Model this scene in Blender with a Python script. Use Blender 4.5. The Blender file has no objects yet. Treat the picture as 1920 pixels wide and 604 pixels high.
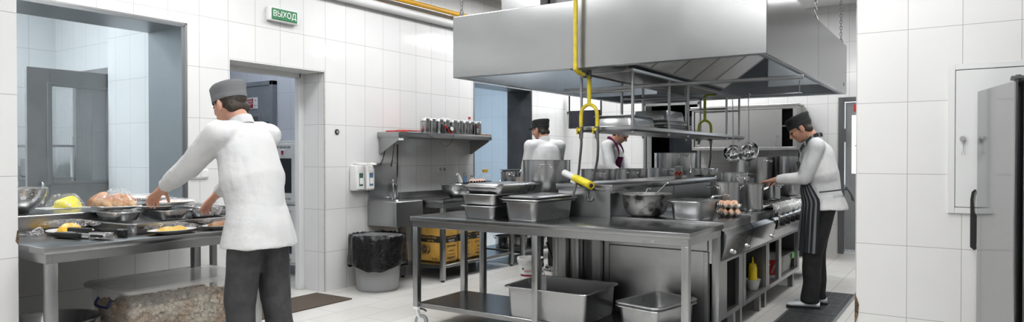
import bpy, bmesh, math, random
from mathutils import Vector, Matrix, noise
R = math.radians
PI = math.pi
random.seed(7)
sc = bpy.context.scene
COL = sc.collection

# ------------------------------------------------------------------ camera
HC = 1.3
YAW, PITCH, FPX = R(33.45), R(0.6), 1294.0
cam = bpy.data.cameras.new('camera'); camo = bpy.data.objects.new('camera', cam); COL.objects.link(camo)
cam.sensor_width = 36; cam.sensor_fit = 'HORIZONTAL'; cam.lens = FPX / 1920 * 36
cam.shift_y = 6.0 / 1920
cam.clip_start = .05; cam.clip_end = 60
camo.location = (0, 0, HC); camo.rotation_euler = (PI / 2 - PITCH, 0, YAW)
sc.camera = camo
sc.view_settings.view_transform = 'Standard'; sc.view_settings.look = 'None'
sc.view_settings.gamma = 1; sc.view_settings.use_curve_mapping = False
sc.view_settings.exposure = 0.08

# ------------------------------------------------------------------ materials
def mat(name, col=(.8, .8, .8), rough=.5, metal=0., **k):
    m = bpy.data.materials.new(name); m.use_nodes = True
    b = m.node_tree.nodes['Principled BSDF']
    b.inputs['Base Color'].default_value = (*col, 1); b.inputs['Roughness'].default_value = rough
    b.inputs['Metallic'].default_value = metal
    for kk, v in k.items():
        b.inputs[kk.replace('_', ' ')].default_value = v
    return m
def nd(m, t, **k):
    n = m.node_tree.nodes.new(t)
    for a, v in k.items():
        if a.startswith('i_'): n.inputs[a[2:].replace('_', ' ')].default_value = v
        else: setattr(n, a, v)
    return n
def ln(m, a, b): m.node_tree.links.new(a, b)
def bs(m): return m.node_tree.nodes['Principled BSDF']

def tile_mat(name, c1, c2, grout, w=.2607, h=.4106, y0=3.507, x0=-.288, z0=1.203, rough=.12, mort=.0016, floor=False):
    m = mat(name, c1, rough)
    g = nd(m, 'ShaderNodeNewGeometry'); s = nd(m, 'ShaderNodeSeparateXYZ'); ln(m, g.outputs['Position'], s.inputs[0])
    sn = nd(m, 'ShaderNodeSeparateXYZ'); ln(m, g.outputs['True Normal'], sn.inputs[0])
    def off(sock, o):
        a = nd(m, 'ShaderNodeMath', operation='ADD'); ln(m, sock, a.inputs[0]); a.inputs[1].default_value = o; return a.outputs[0]
    cx = nd(m, 'ShaderNodeCombineXYZ')
    if floor:
        ln(m, off(s.outputs['X'], 20.), cx.inputs[1]); ln(m, off(s.outputs['Y'], 20.), cx.inputs[0])
    else:
        ab = nd(m, 'ShaderNodeMath', operation='ABSOLUTE'); ln(m, sn.outputs['X'], ab.inputs[0])
        gt = nd(m, 'ShaderNodeMath', operation='GREATER_THAN'); ln(m, ab.outputs[0], gt.inputs[0]); gt.inputs[1].default_value = .5
        mx = nd(m, 'ShaderNodeMix', data_type='FLOAT'); ln(m, gt.outputs[0], mx.inputs[0])
        ln(m, off(s.outputs['X'], -x0 + w * 60), mx.inputs[2]); ln(m, off(s.outputs['Y'], -y0 + w * 60), mx.inputs[3])
        ln(m, mx.outputs[0], cx.inputs[0]); ln(m, off(s.outputs['Z'], -z0 + h * 10), cx.inputs[1])
    br = nd(m, 'ShaderNodeTexBrick'); br.offset = .5 if floor else 0.; br.squash = 1
    for kk, v in (('Scale', 1.), ('Mortar Size', mort), ('Mortar Smooth', .1), ('Brick Width', w), ('Row Height', h)): br.inputs[kk].default_value = v
    br.inputs['Color1'].default_value = (*c1, 1); br.inputs['Color2'].default_value = (*c2, 1); br.inputs['Mortar'].default_value = (*grout, 1)
    ln(m, cx.outputs[0], br.inputs['Vector'])
    nz = nd(m, 'ShaderNodeTexNoise'); nz.inputs['Scale'].default_value = 2.2; nz.inputs['Detail'].default_value = 5
    ln(m, g.outputs['Position'], nz.inputs['Vector'])
    mr = nd(m, 'ShaderNodeMapRange'); ln(m, nz.outputs[0], mr.inputs[0])
    mr.inputs[3].default_value = .93 if not floor else .84; mr.inputs[4].default_value = 1.03
    mm = nd(m, 'ShaderNodeMix', data_type='RGBA', blend_type='MULTIPLY'); mm.inputs[0].default_value = 1
    ln(m, br.outputs['Color'], mm.inputs[6]); ln(m, mr.outputs[0], mm.inputs[7]); ln(m, mm.outputs[2], bs(m).inputs['Base Color'])
    rr = nd(m, 'ShaderNodeMapRange'); ln(m, br.outputs['Fac'], rr.inputs[0]); rr.inputs[3].default_value = rough; rr.inputs[4].default_value = .8
    ln(m, rr.outputs[0], bs(m).inputs['Roughness'])
    bp = nd(m, 'ShaderNodeBump'); bp.invert = True; bp.inputs['Strength'].default_value = .5; bp.inputs['Distance'].default_value = .002
    ln(m, br.outputs['Fac'], bp.inputs['Height'])
    b2 = nd(m, 'ShaderNodeBump'); b2.inputs['Strength'].default_value = .12; b2.inputs['Distance'].default_value = .02
    n2 = nd(m, 'ShaderNodeTexNoise'); n2.inputs['Scale'].default_value = 5 if not floor else 14; ln(m, g.outputs['Position'], n2.inputs['Vector'])
    ln(m, n2.outputs[0], b2.inputs['Height']); ln(m, bp.outputs[0], b2.inputs['Normal']); ln(m, b2.outputs[0], bs(m).inputs['Normal'])
    return m

def steel(name, col=.55, rough=.3, stretch=(1, 1, 30), amount=.12, swirl=0., bump=.02, tint=(1, 1.01, 1.02), an=0.):
    m = mat(name, (col * tint[0], col * tint[1], col * tint[2]), rough, 1.)
    tc = nd(m, 'ShaderNodeTexCoord'); mp = nd(m, 'ShaderNodeMapping'); mp.inputs['Scale'].default_value = stretch
    ln(m, tc.outputs['Object'], mp.inputs['Vector'])
    nz = nd(m, 'ShaderNodeTexNoise'); nz.inputs['Scale'].default_value = 14; nz.inputs['Detail'].default_value = 2
    ln(m, mp.outputs[0], nz.inputs['Vector'])
    n2 = nd(m, 'ShaderNodeTexNoise'); n2.inputs['Scale'].default_value = 2.5; n2.inputs['Detail'].default_value = 3 + swirl; n2.inputs['Distortion'].default_value = .2 + swirl * .6
    ln(m, tc.outputs['Object'], n2.inputs['Vector'])
    ad = nd(m, 'ShaderNodeMath', operation='ADD'); ln(m, nz.outputs[0], ad.inputs[0]); ln(m, n2.outputs[0], ad.inputs[1])
    mr = nd(m, 'ShaderNodeMapRange'); ln(m, ad.outputs[0], mr.inputs[0]); mr.inputs[1].default_value = .4; mr.inputs[2].default_value = 1.6
    mr.inputs[3].default_value = max(.04, rough - amount * .6); mr.inputs[4].default_value = rough + amount * .6
    ln(m, mr.outputs[0], bs(m).inputs['Roughness'])
    cr = nd(m, 'ShaderNodeMapRange'); ln(m, ad.outputs[0], cr.inputs[0]); cr.inputs[1].default_value = .5; cr.inputs[2].default_value = 1.5
    cr.inputs[3].default_value = .94; cr.inputs[4].default_value = 1.05
    mm = nd(m, 'ShaderNodeMix', data_type='RGBA', blend_type='MULTIPLY'); mm.inputs[0].default_value = 1
    mm.inputs[6].default_value = (col * tint[0], col * tint[1], col * tint[2], 1); ln(m, cr.outputs[0], mm.inputs[7])
    ln(m, mm.outputs[2], bs(m).inputs['Base Color'])
    bp = nd(m, 'ShaderNodeBump'); bp.inputs['Strength'].default_value = bump * 3; bp.inputs['Distance'].default_value = .01
    n3 = nd(m, 'ShaderNodeTexNoise'); n3.inputs['Scale'].default_value = 2.2; n3.inputs['Detail'].default_value = 1; ln(m, tc.outputs['Object'], n3.inputs['Vector'])
    ln(m, n3.outputs[0], bp.inputs['Height']); ln(m, bp.outputs[0], bs(m).inputs['Normal'])
    if an:
        bs(m).inputs['Anisotropic'].default_value = an
        tg = nd(m, 'ShaderNodeTangent'); tg.direction_type = 'RADIAL'; tg.axis = 'Z'; ln(m, tg.outputs[0], bs(m).inputs['Tangent'])
    return m

def wipe(m):   # circular wiping marks in the sheet's gloss
    tc = nd(m, 'ShaderNodeTexCoord'); w = nd(m, 'ShaderNodeTexWave'); w.wave_type = 'RINGS'; w.rings_direction = 'SPHERICAL'
    for k, v in (('Scale', 6.5), ('Distortion', 14.), ('Detail', 3.), ('Detail Scale', .6)): w.inputs[k].default_value = v
    ln(m, tc.outputs['Object'], w.inputs['Vector'])
    mr = nd(m, 'ShaderNodeMapRange'); ln(m, w.outputs['Fac'], mr.inputs[0]); mr.inputs[3].default_value = -.012; mr.inputs[4].default_value = .014
    src = bs(m).inputs['Roughness'].links[0].from_socket
    ad = nd(m, 'ShaderNodeMath', operation='ADD'); ln(m, src, ad.inputs[0]); ln(m, mr.outputs[0], ad.inputs[1]); ln(m, ad.outputs[0], bs(m).inputs['Roughness'])
def noisy(name, c1, c2, scale=8, rough=.5, metal=0., bump=0., lo=.4, hi=.6, dist=.004, detail=6, **k):
    m = mat(name, c1, rough, metal, **k)
    tc = nd(m, 'ShaderNodeTexCoord'); nz = nd(m, 'ShaderNodeTexNoise'); nz.inputs['Scale'].default_value = scale; nz.inputs['Detail'].default_value = detail
    ln(m, tc.outputs['Object'], nz.inputs['Vector'])
    mr = nd(m, 'ShaderNodeMapRange'); ln(m, nz.outputs[0], mr.inputs[0]); mr.inputs[1].default_value = lo; mr.inputs[2].default_value = hi
    mx = nd(m, 'ShaderNodeMix', data_type='RGBA'); ln(m, mr.outputs[0], mx.inputs[0]); mx.inputs[6].default_value = (*c1, 1); mx.inputs[7].default_value = (*c2, 1)
    ln(m, mx.outputs[2], bs(m).inputs['Base Color'])
    if bump:
        bp = nd(m, 'ShaderNodeBump'); bp.inputs['Strength'].default_value = bump; bp.inputs['Distance'].default_value = dist
        ln(m, nz.outputs[0], bp.inputs['Height']); ln(m, bp.outputs[0], bs(m).inputs['Normal'])
    return m
def emis(name, col, s):
    m = mat(name, col, .5); b = bs(m)
    b.inputs['Emission Color'].default_value = (*col, 1); b.inputs['Emission Strength'].default_value = s
    return m

M = {}
M['tile'] = tile_mat('white_wall_tile', (.79, .79, .785), (.765, .77, .77), (.33, .32, .31))
M['tile_near'] = tile_mat('white_pier_tile', (.80, .80, .79), (.785, .785, .78), (.40, .39, .38), rough=.3)
M['bluetile'] = tile_mat('pale_blue_wall_tile', (.76, .80, .815), (.745, .785, .80), (.38, .43, .46), x0=-7.02)
M['floor'] = tile_mat('floor_tile', (.76, .75, .72), (.69, .67, .63), (.36, .35, .33), w=.6, h=.3, rough=.28, mort=.002, floor=True)
M['ceil'] = mat('ceiling_paint', (.82, .82, .82), .8)
M['steel'] = steel('brushed_steel', .39, .30, (1, 1, 14), .04)
M['steel_top'] = steel('worktop_steel', .31, .24, (20, 1, 1), .10)
M['steel_leg'] = steel('leg_steel', .38, .32, (30, 30, 1), .08)
M['hood'] = steel('hood_steel', .38, .25, (1, 1, 24), .07, 1.2, .02, an=.7)
M['slat'] = mat('filter_slat_highlight', (.80, .80, .80), .4, .25); M['trough'] = steel('dark_trough_steel', .12, .4, (1, 1, 1), .1)  # slat highlights put into a pale, barely metallic colour; trough one even dark tone
M['hood_in'] = steel('hood_inner_steel', .46, .38, (1, 1, 1), .08, 1.5, .03, (.93, 1.0, 1.06))
M['pan'] = steel('pan_steel', .40, .30, (3, 3, 3), .10, .5, .03)
M['pot'] = steel('pot_steel', .42, .24, (40, 40, .4), .08)
M['dark'] = steel('dark_steel', .20, .40, (1, 1, 10), .1)
M['mirror'] = steel('polished_sheet_steel', .38, .13, (1, 1, 6), .05, 2.)
M['cabsteel'] = steel('cabinet_steel', .50, .42, (20, 1, 1), .05, tint=(1, .99, .98))
M['meshwire'] = mat('wire_in_glass', (.45, .47, .48), .5)
M['chrome'] = mat('chrome', (.75, .75, .76), .1, 1.)
M['sooty'] = noisy('sooty_aluminium', (.42, .42, .41), (.05, .05, .05), 11, .45, .8, .15, .50, .64)
M['black'] = mat('black_plastic', (.012, .012, .013), .4)
M['iron'] = noisy('cast_iron', (.02, .02, .02), (.05, .045, .04), 30, .6, .4, .3)
M['white'] = mat('white_plastic', (.78, .78, .77), .35)
M['whitemetal'] = mat('white_painted_metal', (.74, .75, .75), .35)
M['greydoor'] = noisy('grey_painted_door', (.26, .265, .27), (.235, .24, .25), 6, .38, 0, .05)
M['bluegreydoor'] = noisy('blue_grey_door', (.22, .24, .275), (.19, .21, .24), 6, .4, 0, .05)
M['jamb'] = steel('jamb_steel', .30, .36, (3, 3, 1), .1, 1., tint=(.94, 1, 1.05))
M['darkjamb'] = noisy('dark_grey_jamb_sheet', (.055, .057, .062), (.075, .078, .085), 5, .35, .3, .05)
M['void'] = mat('cavity_shade', (.015, .016, .018), .5)  # near-black colour standing for the shade inside gaps and cavities
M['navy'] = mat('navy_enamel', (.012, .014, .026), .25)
M['yellow'] = noisy('yellow_gas_pipe_paint', (.80, .62, .02), (.62, .50, .06), 20, .35, 0, .1)
M['ochre'] = mat('ochre_pipe_paint', (.78, .42, .01), .35)
M['lime'] = mat('lime_pipe_paint', (.42, .46, .03), .4)
M['hose'] = noisy('braided_hose', (.16, .16, .16), (.05, .05, .05), 160, .4, .7, .5, dist=.002)
M['red'] = mat('red_plastic', (.55, .02, .02), .35)
M['green'] = mat('green_sign_face', (.015, .17, .06), .4)
M['signwhite'] = mat('sign_lettering', (.85, .88, .85), .5)
M['maroon'] = mat('maroon_print', (.30, .008, .045), .5)
M['ink'] = mat('dark_print', (.02, .02, .02), .6)
M['glass'] = mat('clear_glass', (.75, .82, .84), .04, Alpha=.16)
M['darkglass'] = mat('dark_window_glass', (.03, .035, .04), .08)
M['bag'] = noisy('black_bin_liner', (.006, .006, .007), (.010, .010, .011), 9, .16, 0, 1., dist=.03, Specular_IOR_Level=.35)
M['greyplastic'] = mat('grey_bin_plastic', (.30, .305, .31), .38)
M['clearplastic'] = mat('clear_box_plastic', (.80, .80, .78), .2, Alpha=.13)
M['lidplastic'] = mat('frosted_lid_plastic', (.78, .78, .76), .25, Alpha=.42)
M['film'] = mat('cling_film', (.95, .95, .95), .10, Alpha=.13, Specular_IOR_Level=1.)
def wrinkle(m, sc_=26, st=.9, d=.02):
    tc = nd(m, 'ShaderNodeTexCoord'); nz = nd(m, 'ShaderNodeTexNoise'); nz.inputs['Scale'].default_value = sc_; nz.inputs['Distortion'].default_value = 1.5
    ln(m, tc.outputs['Object'], nz.inputs['Vector']); bp = nd(m, 'ShaderNodeBump'); bp.inputs['Strength'].default_value = st; bp.inputs['Distance'].default_value = d
    ln(m, nz.outputs[0], bp.inputs['Height']); ln(m, bp.outputs[0], bs(m).inputs['Normal'])
wrinkle(M['film'])
def creases(m):   # wrinkle highlights put into the alpha as white lines, besides whitened folds
    tc = nd(m, 'ShaderNodeTexCoord'); out = None
    for sc_, wd in ((9, .03), (23, .035), (48, .03)):
        n = nd(m, 'ShaderNodeTexNoise'); n.inputs['Scale'].default_value = sc_; n.inputs['Detail'].default_value = 1.5; n.inputs['Distortion'].default_value = 1.2; ln(m, tc.outputs['Object'], n.inputs['Vector'])
        a = nd(m, 'ShaderNodeMath', operation='SUBTRACT'); ln(m, n.outputs[0], a.inputs[0]); a.inputs[1].default_value = .5
        b_ = nd(m, 'ShaderNodeMath', operation='ABSOLUTE'); ln(m, a.outputs[0], b_.inputs[0])
        r_ = nd(m, 'ShaderNodeMapRange'); ln(m, b_.outputs[0], r_.inputs[0]); r_.inputs[1].default_value = 0; r_.inputs[2].default_value = wd * .45; r_.inputs[3].default_value = .62; r_.inputs[4].default_value = .04
        if out is None: out = r_.outputs[0]
        else:
            mx = nd(m, 'ShaderNodeMath', operation='MAXIMUM'); ln(m, out, mx.inputs[0]); ln(m, r_.outputs[0], mx.inputs[1]); out = mx.outputs[0]
    ln(m, out, bs(m).inputs['Alpha'])
creases(M['film'])
M['foil'] = mat('aluminium_foil', (.92, .92, .92), .26, 1.); wrinkle(M['foil'], 38, 1., .02)
M['carton'] = noisy('yellow_film_wrap', (.80, .48, .12), (.68, .38, .07), 9, .3, 0, .35, dist=.01)
M['crouton'] = noisy('crouton', (.80, .72, .58), (.62, .42, .26), 5, .9)
M['china'] = mat('white_china', (.80, .80, .79), .15)
M['omelette'] = noisy('omelette', (.86, .42, .01), (.88, .56, .06), 30, .4, 0, .6)
M['bread'] = noisy('bread_crust', (.34, .12, .03), (.62, .40, .20), 12, .5, 0, .4, lo=.46, hi=.70)
M['meat'] = noisy('sliced_meat', (.62, .30, .26), (.75, .55, .50), 25, .4, 0, .4)
M['lemon'] = noisy('yellow_pepper', (.85, .72, .02), (.72, .62, .0), 16, .3, 0, .8, dist=.02)
M['egg'] = noisy('brown_eggshell', (.66, .38, .24), (.72, .46, .32), 14, .45)
M['eggpale'] = noisy('pink_eggshell', (.75, .45, .38), (.80, .60, .52), 14, .45)
M['pulp'] = noisy('grey_egg_tray_pulp', (.62, .62, .58), (.52, .52, .49), 40, .9, 0, .5)
M['mat'] = noisy('brown_door_mat', (.11, .085, .065), (.07, .055, .042), 240, .95, 0, .8, dist=.004)
M['grate'] = noisy('dark_drain_grate', (.03, .032, .034), (.055, .057, .06), 20, .55, .5)
M['mustard'] = mat('mustard_bottle_plastic', (.78, .58, .01), .3)
M['redprint'] = mat('red_bucket_print', (.60, .03, .02), .4)
M['sauce'] = mat('orange_sauce', (.50, .20, .02), .3)
M['skin'] = mat('skin', (.56, .30, .21), .5, Subsurface_Weight=.1)
M['hair'] = noisy('dark_hair', (.02, .014, .010), (.05, .034, .025), 60, .6, 0, .6)
M['jacket'] = noisy('white_cotton_jacket', (.66, .66, .66), (.62, .63, .64), 7, .8, 0, .7, dist=.03, detail=3)
M['trouser'] = noisy('black_trouser_cloth', (.008, .008, .009), (.015, .015, .016), 14, .85, 0, .5)
M['greytrouser'] = noisy('charcoal_trouser_cloth', (.055, .056, .06), (.04, .04, .043), 14, .85, 0, .5, dist=.02)
M['capcloth'] = mat('black_cap_cloth', (.012, .013, .014), .8)
M['greycap'] = mat('grey_cap_cloth', (.16, .165, .17), .8)
M['aproncloth'] = mat('charcoal_apron_cloth', (.045, .05, .055), .85)
M['apronstripe'] = mat('pale_apron_stripe', (.36, .38, .40), .85)
M['purple'] = mat('purple_apron_cloth', (.15, .008, .08), .8)
M['clog'] = mat('white_clog', (.72, .76, .80), .3)
M['eye'] = mat('dark_eye', (.02, .015, .012), .2)
M['lamp'] = emis('lamp_diffuser', (1, 1, 1), 19.)
M['lampcool'] = emis('cool_lamp_diffuser', (.90, .96, 1), 40.); M['lamppass'] = emis('passage_lamp_diffuser', (.88, .93, 1), 9.)
M['hoodlamp'] = emis('hood_lamp_diffuser', (.95, .98, 1), 12.)
M['daylight'] = emis('daylight_beyond_glass', (.85, .93, 1), 2.2)
M['screen'] = emis('lit_screen', (.85, .93, 1), 1.3)
M['plaster'] = noisy('broken_plaster', (.25, .15, .08), (.05, .035, .025), 30, .95, 0, .5)

# ------------------------------------------------------------------ mesh helpers
def newbm(): return bmesh.new()
def box(bm, x0, x1, y0, y1, z0, z1, bev=0., seg=1, mi=0, rot=None):
    c = Vector(((x0 + x1) / 2, (y0 + y1) / 2, (z0 + z1) / 2))
    T = Matrix.Translation(c)
    if rot: T = T @ rot
    r = bmesh.ops.create_cube(bm, size=1, matrix=T @ Matrix.Diagonal((abs(x1 - x0), abs(y1 - y0), abs(z1 - z0), 1)))
    vs = r['verts']; fs = {f for v in vs for f in v.link_faces}
    if bev > 0:
        es = list({e for v in vs for e in v.link_edges})
        rr = bmesh.ops.bevel(bm, geom=es, offset=bev, segments=seg, affect='EDGES', profile=.5)
        fs = set(rr['faces']) | {f for v in rr['verts'] for f in v.link_faces}
    for f in fs: f.material_index = mi
def frame_of(d):
    d = d.normalized(); a = Vector((0, 0, 1)) if abs(d.z) < .95 else Vector((1, 0, 0))
    u = d.cross(a).normalized(); return u, d.cross(u).normalized()
def ring(bm, c, u, v, ru, rv, n): return [bm.verts.new(c + u * (ru * math.cos(2 * PI * i / n)) + v * (rv * math.sin(2 * PI * i / n))) for i in range(n)]
def skin(bm, rings, cap0=True, cap1=True, mi=0, closed=True):
    for a, b in zip(rings, rings[1:]):
        n = len(a)
        for i in range(n if closed else n - 1):
            f = bm.faces.new((a[i], a[(i + 1) % n], b[(i + 1) % n], b[i])); f.material_index = mi
    if cap0: f = bm.faces.new(list(reversed(rings[0]))); f.material_index = mi
    if cap1: f = bm.faces.new(rings[-1]); f.material_index = mi
def tube(bm, pts, r, n=12, mi=0, closed=False):
    pts = [Vector(p) for p in pts]; rs = r if isinstance(r, (list, tuple)) else [r] * len(pts)
    u = None; rings = []
    for i, p in enumerate(pts):
        if closed: d = pts[(i + 1) % len(pts)] - pts[i - 1]
        else: d = pts[min(i + 1, len(pts) - 1)] - pts[max(i - 1, 0)]
        d.normalize()
        if u is None: u, v = frame_of(d)
        else:
            u = (u - d * u.dot(d)).normalized()
        v = d.cross(u); rings.append(ring(bm, p, u, v, rs[i], rs[i], n))
    if closed: rings.append(rings[0]); skin(bm, rings, False, False, mi)
    else: skin(bm, rings, True, True, mi)
def smooth_path(pts, n=6):
    pts = [Vector(p) for p in pts]; out = []
    P_ = [pts[0]] + pts + [pts[-1]]
    for i in range(1, len(P_) - 2):
        a, b, c, d = P_[i - 1], P_[i], P_[i + 1], P_[i + 2]
        for k in range(n):
            t = k / n
            out.append(.5 * ((2 * b) + (c - a) * t + (2 * a - 5 * b + 4 * c - d) * t * t + (3 * b - a - 3 * c + d) * t ** 3))
    out.append(pts[-1]); return out
def lathe(bm, prof, n=40, c=(0, 0, 0), mi=0, sx=1, sy=1, cap0=False, cap1=False):
    c = Vector(c); rings = []
    for r, z in prof: rings.append(ring(bm, c + Vector((0, 0, z)), Vector((1, 0, 0)), Vector((0, 1, 0)), max(r, 1e-4) * sx, max(r, 1e-4) * sy, n))
    skin(bm, rings, cap0, cap1, mi)
def rrect(bm, w, l, r, z, n=5, cx=0, cy=0):
    r = min(r, w / 2 - 1e-4, l / 2 - 1e-4); vs = []
    for (sx, sy, a0) in ((1, 1, 0), (-1, 1, 90), (-1, -1, 180), (1, -1, 270)):
        for i in range(n):
            a = R(a0 + 90 * i / (n - 1))
            vs.append(bm.verts.new((cx + sx * (w / 2 - r) + r * math.cos(a), cy + sy * (l / 2 - r) + r * math.sin(a), z)))
    return vs
def loft(bm, secs, cap0=True, cap1=True, mi=0, n=5):  # secs of (w, l, r, z[, cx, cy])
    skin(bm, [rrect(bm, s[0], s[1], s[2], s[3], n, *(s[4:6] if len(s) > 4 else ())) for s in secs], cap0, cap1, mi)
def prism(bm, poly, axis, a, b, mi=0):  # polygon in the two other axes, extruded a..b along axis
    def mk(p, t):
        return {'x': (t, p[0], p[1]), 'y': (p[0], t, p[1]), 'z': (p[0], p[1], t)}[axis]
    A = [bm.verts.new(mk(p, a)) for p in poly]; B = [bm.verts.new(mk(p, b)) for p in poly]
    skin(bm, [A, B], True, True, mi)
def ball(bm, c, rx, ry=None, rz=None, n=16, mat3=None, mi=0):
    ry = ry or rx; rz = rz or rx
    T = Matrix.Translation(c) @ (mat3.to_4x4() if mat3 else Matrix.Identity(4)) @ Matrix.Diagonal((rx, ry, rz, 1))
    r = bmesh.ops.create_uvsphere(bm, u_segments=n, v_segments=max(6, n // 2 + 2), radius=1, matrix=T)
    for v in r['verts']:
        for f in v.link_faces: f.material_index = mi
def cyl(bm, a, b, r, n=20, r2=None, mi=0): tube(bm, [a, b], [r, r if r2 is None else r2], n, mi)

def link_mesh(name, bm, m, parent=None, loc=(0, 0, 0), rotz=0., smooth=35):
    bmesh.ops.recalc_face_normals(bm, faces=bm.faces)
    me = bpy.data.meshes.new(name); bm.to_mesh(me); bm.free()
    for mm in (m if isinstance(m, (list, tuple)) else [m]): me.materials.append(M[mm] if isinstance(mm, str) else mm)
    if smooth:
        me.polygons.foreach_set('use_smooth', [True] * len(me.polygons)); me.set_sharp_from_angle(angle=R(smooth))
    o = bpy.data.objects.new(name, me); COL.objects.link(o); o.location = loc; o.rotation_euler = (0, 0, rotz)
    if parent: o.parent = parent
    return o
obj = link_mesh
def tag(o, label, cat, group=None, kind=None):
    o['label'] = label; o['category'] = cat
    if group: o['group'] = group
    if kind: o['kind'] = kind
    return o
def thing(name, label, cat, loc=(0, 0, 0), rotz=0., group=None):
    o = bpy.data.objects.new(name, None); COL.objects.link(o); o.location = loc; o.rotation_euler = (0, 0, rotz); o.empty_display_size = .05
    return tag(o, label, cat, group)
def struct(name, bm, m, parent=None, **k):
    o = obj(name, bm, m, parent, **k)
    if not parent: o['kind'] = 'structure'
    return o
def dup(root, label=None, loc=None, rotz=None, group=None):
    c = root.copy(); COL.objects.link(c)
    if label: c['label'] = label
    if loc is not None: c.location = loc
    if rotz is not None: c.rotation_euler = (0, 0, rotz)
    if group: c['group'] = group
    for ch in list(root.children):
        d = ch.copy(); COL.objects.link(d); d.parent = c
        for g in list(ch.children):
            e = g.copy(); COL.objects.link(e); e.parent = d
    return c
def text(name, s, size, m, parent, loc, rot, ext=.0015, align='CENTER', wx=1.):
    cu = bpy.data.curves.new(name, 'FONT'); cu.body = s; cu.size = size; cu.extrude = ext; cu.align_x = align; cu.align_y = 'CENTER'; cu.resolution_u = 3
    cu.materials.append(M[m]); o = bpy.data.objects.new(name, cu); COL.objects.link(o); o.location = loc; o.rotation_euler = rot; o.scale = (wx, 1, 1)
    dg = bpy.context.evaluated_depsgraph_get(); me = bpy.data.meshes.new_from_object(o.evaluated_get(dg)); bpy.data.objects.remove(o)
    o = bpy.data.objects.new(name, me); COL.objects.link(o); o.location = loc; o.rotation_euler = rot; o.scale = (wx, 1, 1)
    if parent: o.parent = parent
    return o
def remeshed(bm, voxel, smooth_it=4, fac=.5):
    me = bpy.data.meshes.new('tmp'); bm.to_mesh(me); bm.free()
    o = bpy.data.objects.new('tmp', me); COL.objects.link(o)
    md = o.modifiers.new('r', 'REMESH'); md.mode = 'VOXEL'; md.voxel_size = voxel
    if smooth_it:
        sm = o.modifiers.new('s', 'SMOOTH'); sm.iterations = smooth_it; sm.factor = fac
    dg = bpy.context.evaluated_depsgraph_get(); dg.update()
    n = bpy.data.meshes.new_from_object(o.evaluated_get(dg)); bpy.data.objects.remove(o); bpy.data.meshes.remove(me)
    n.polygons.foreach_set('use_smooth', [True] * len(n.polygons))
    return n
def mesh_obj(name, me, m, parent=None, loc=(0, 0, 0), rotz=0.):
    me.name = name; me.materials.clear()
    for mm in (m if isinstance(m, (list, tuple)) else [m]): me.materials.append(M[mm])
    o = bpy.data.objects.new(name, me); COL.objects.link(o); o.location = loc; o.rotation_euler = (0, 0, rotz)
    if parent: o.parent = parent
    return o

# ================================================================== THE ROOM
W = -5.153          # inner face of the left wall
ZT = 3.35           # ceiling
b = newbm(); box(b, -9.5, 3.0, -4.2, 12.6, -.1, 0); struct('floor', b, 'floor', smooth=0)
b = newbm(); box(b, -9.5, 3.0, -4.2, 12.6, ZT, ZT + .1); struct('ceiling', b, 'ceil', smooth=0)
# left wall: pass-through, doorway, aisle opening
b = newbm()
box(b, W - .36, W, 1.2, 3.115, 0, .90); box(b, W - .36, W, 1.2, 3.115, 2.34, ZT)
box(b, W - .36, W, 3.115, 3.52, 0, ZT)
box(b, W - .36, W, 3.52, 4.535, 2.125, ZT)
box(b, W - .36, W, 4.535, 6.93, 0, ZT)
box(b, W - .36, W, 6.93, 8.307, 2.25, ZT)
box(b, W - .36, W, 8.307, 10.2, 0, ZT)
struct('wall_left', b, 'tile', smooth=0)
b = newbm(); box(b, W - .36, -4.0, -4.0, 1.53, 0, ZT); struct('wall_left_near', b, 'tile_near', smooth=0)
# right wall facing the camera, and the room's other sides
b = newbm(); box(b, -.552, 2.6, 4.52, 4.87, 0, ZT); struct('wall_right', b, 'tile_near', smooth=0)
b = newbm(); box(b, 2.6, 2.9, -4.0, 10.6, 0, ZT); struct('wall_far_right', b, 'tile', smooth=0)
b = newbm(); box(b, W, 2.6, -4.2, -4.0, 0, ZT); struct('wall_rear', b, 'tile', smooth=0)
b = newbm()
box(b, W - .36, -4.246, 10.2, 10.5, 0, ZT); box(b, -4.246, -3.354, 10.2, 10.5, 2.13, ZT)
box(b, -3.354, -1.456, 10.2, 10.5, 0, ZT); box(b, -1.456, -.5, 10.2, 10.5, 2.1, ZT); box(b, -.5, 2.6, 10.2, 10.5, 0, ZT)
struct('wall_back', b, 'tile', smooth=0)
# serving room behind the pass-through
b = newbm(); box(b, -8.35, -8.2, -.5, 3.6, 0, ZT); struct('wall_serving_left', b, 'bluetile', smooth=0)
b = newbm(); box(b, -8.2, -7.72, 3.5, 3.62, 0, ZT); box(b, -6.9, W - .36, 3.40, 3.52, 0, ZT); box(b, -6.98, -6.9, 3.5, 3.62, 0, ZT)
box(b, -7.72, -6.98, 3.5, 3.62, 2.14, ZT); struct('wall_serving_back', b, 'bluetile', smooth=0)
b = newbm(); box(b, -8.35, W - .36, -.6, -.5, 0, ZT); struct('wall_serving_front', b, 'bluetile', smooth=0)
# passage behind the doorway
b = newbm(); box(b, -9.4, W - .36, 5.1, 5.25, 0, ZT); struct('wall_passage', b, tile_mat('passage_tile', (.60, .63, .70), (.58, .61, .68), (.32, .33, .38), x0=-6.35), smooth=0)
b = newbm(); box(b, -9.4, -9.3, 3.6, 5.1, 0, ZT); struct('wall_passage_end', b, 'bluetile', smooth=0)
# room behind the aisle opening
b = newbm(); box(b, -8.8, W - .36, 10.3, 10.45, 0, ZT); box(b, -8.9, -8.8, 5.25, 10.45, 0, ZT); struct('wall_cold_room', b, tile_mat('cold_room_tile', (.50, .60, .70), (.48, .58, .68), (.28, .34, .40), x0=-6.2), smooth=0)
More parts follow.
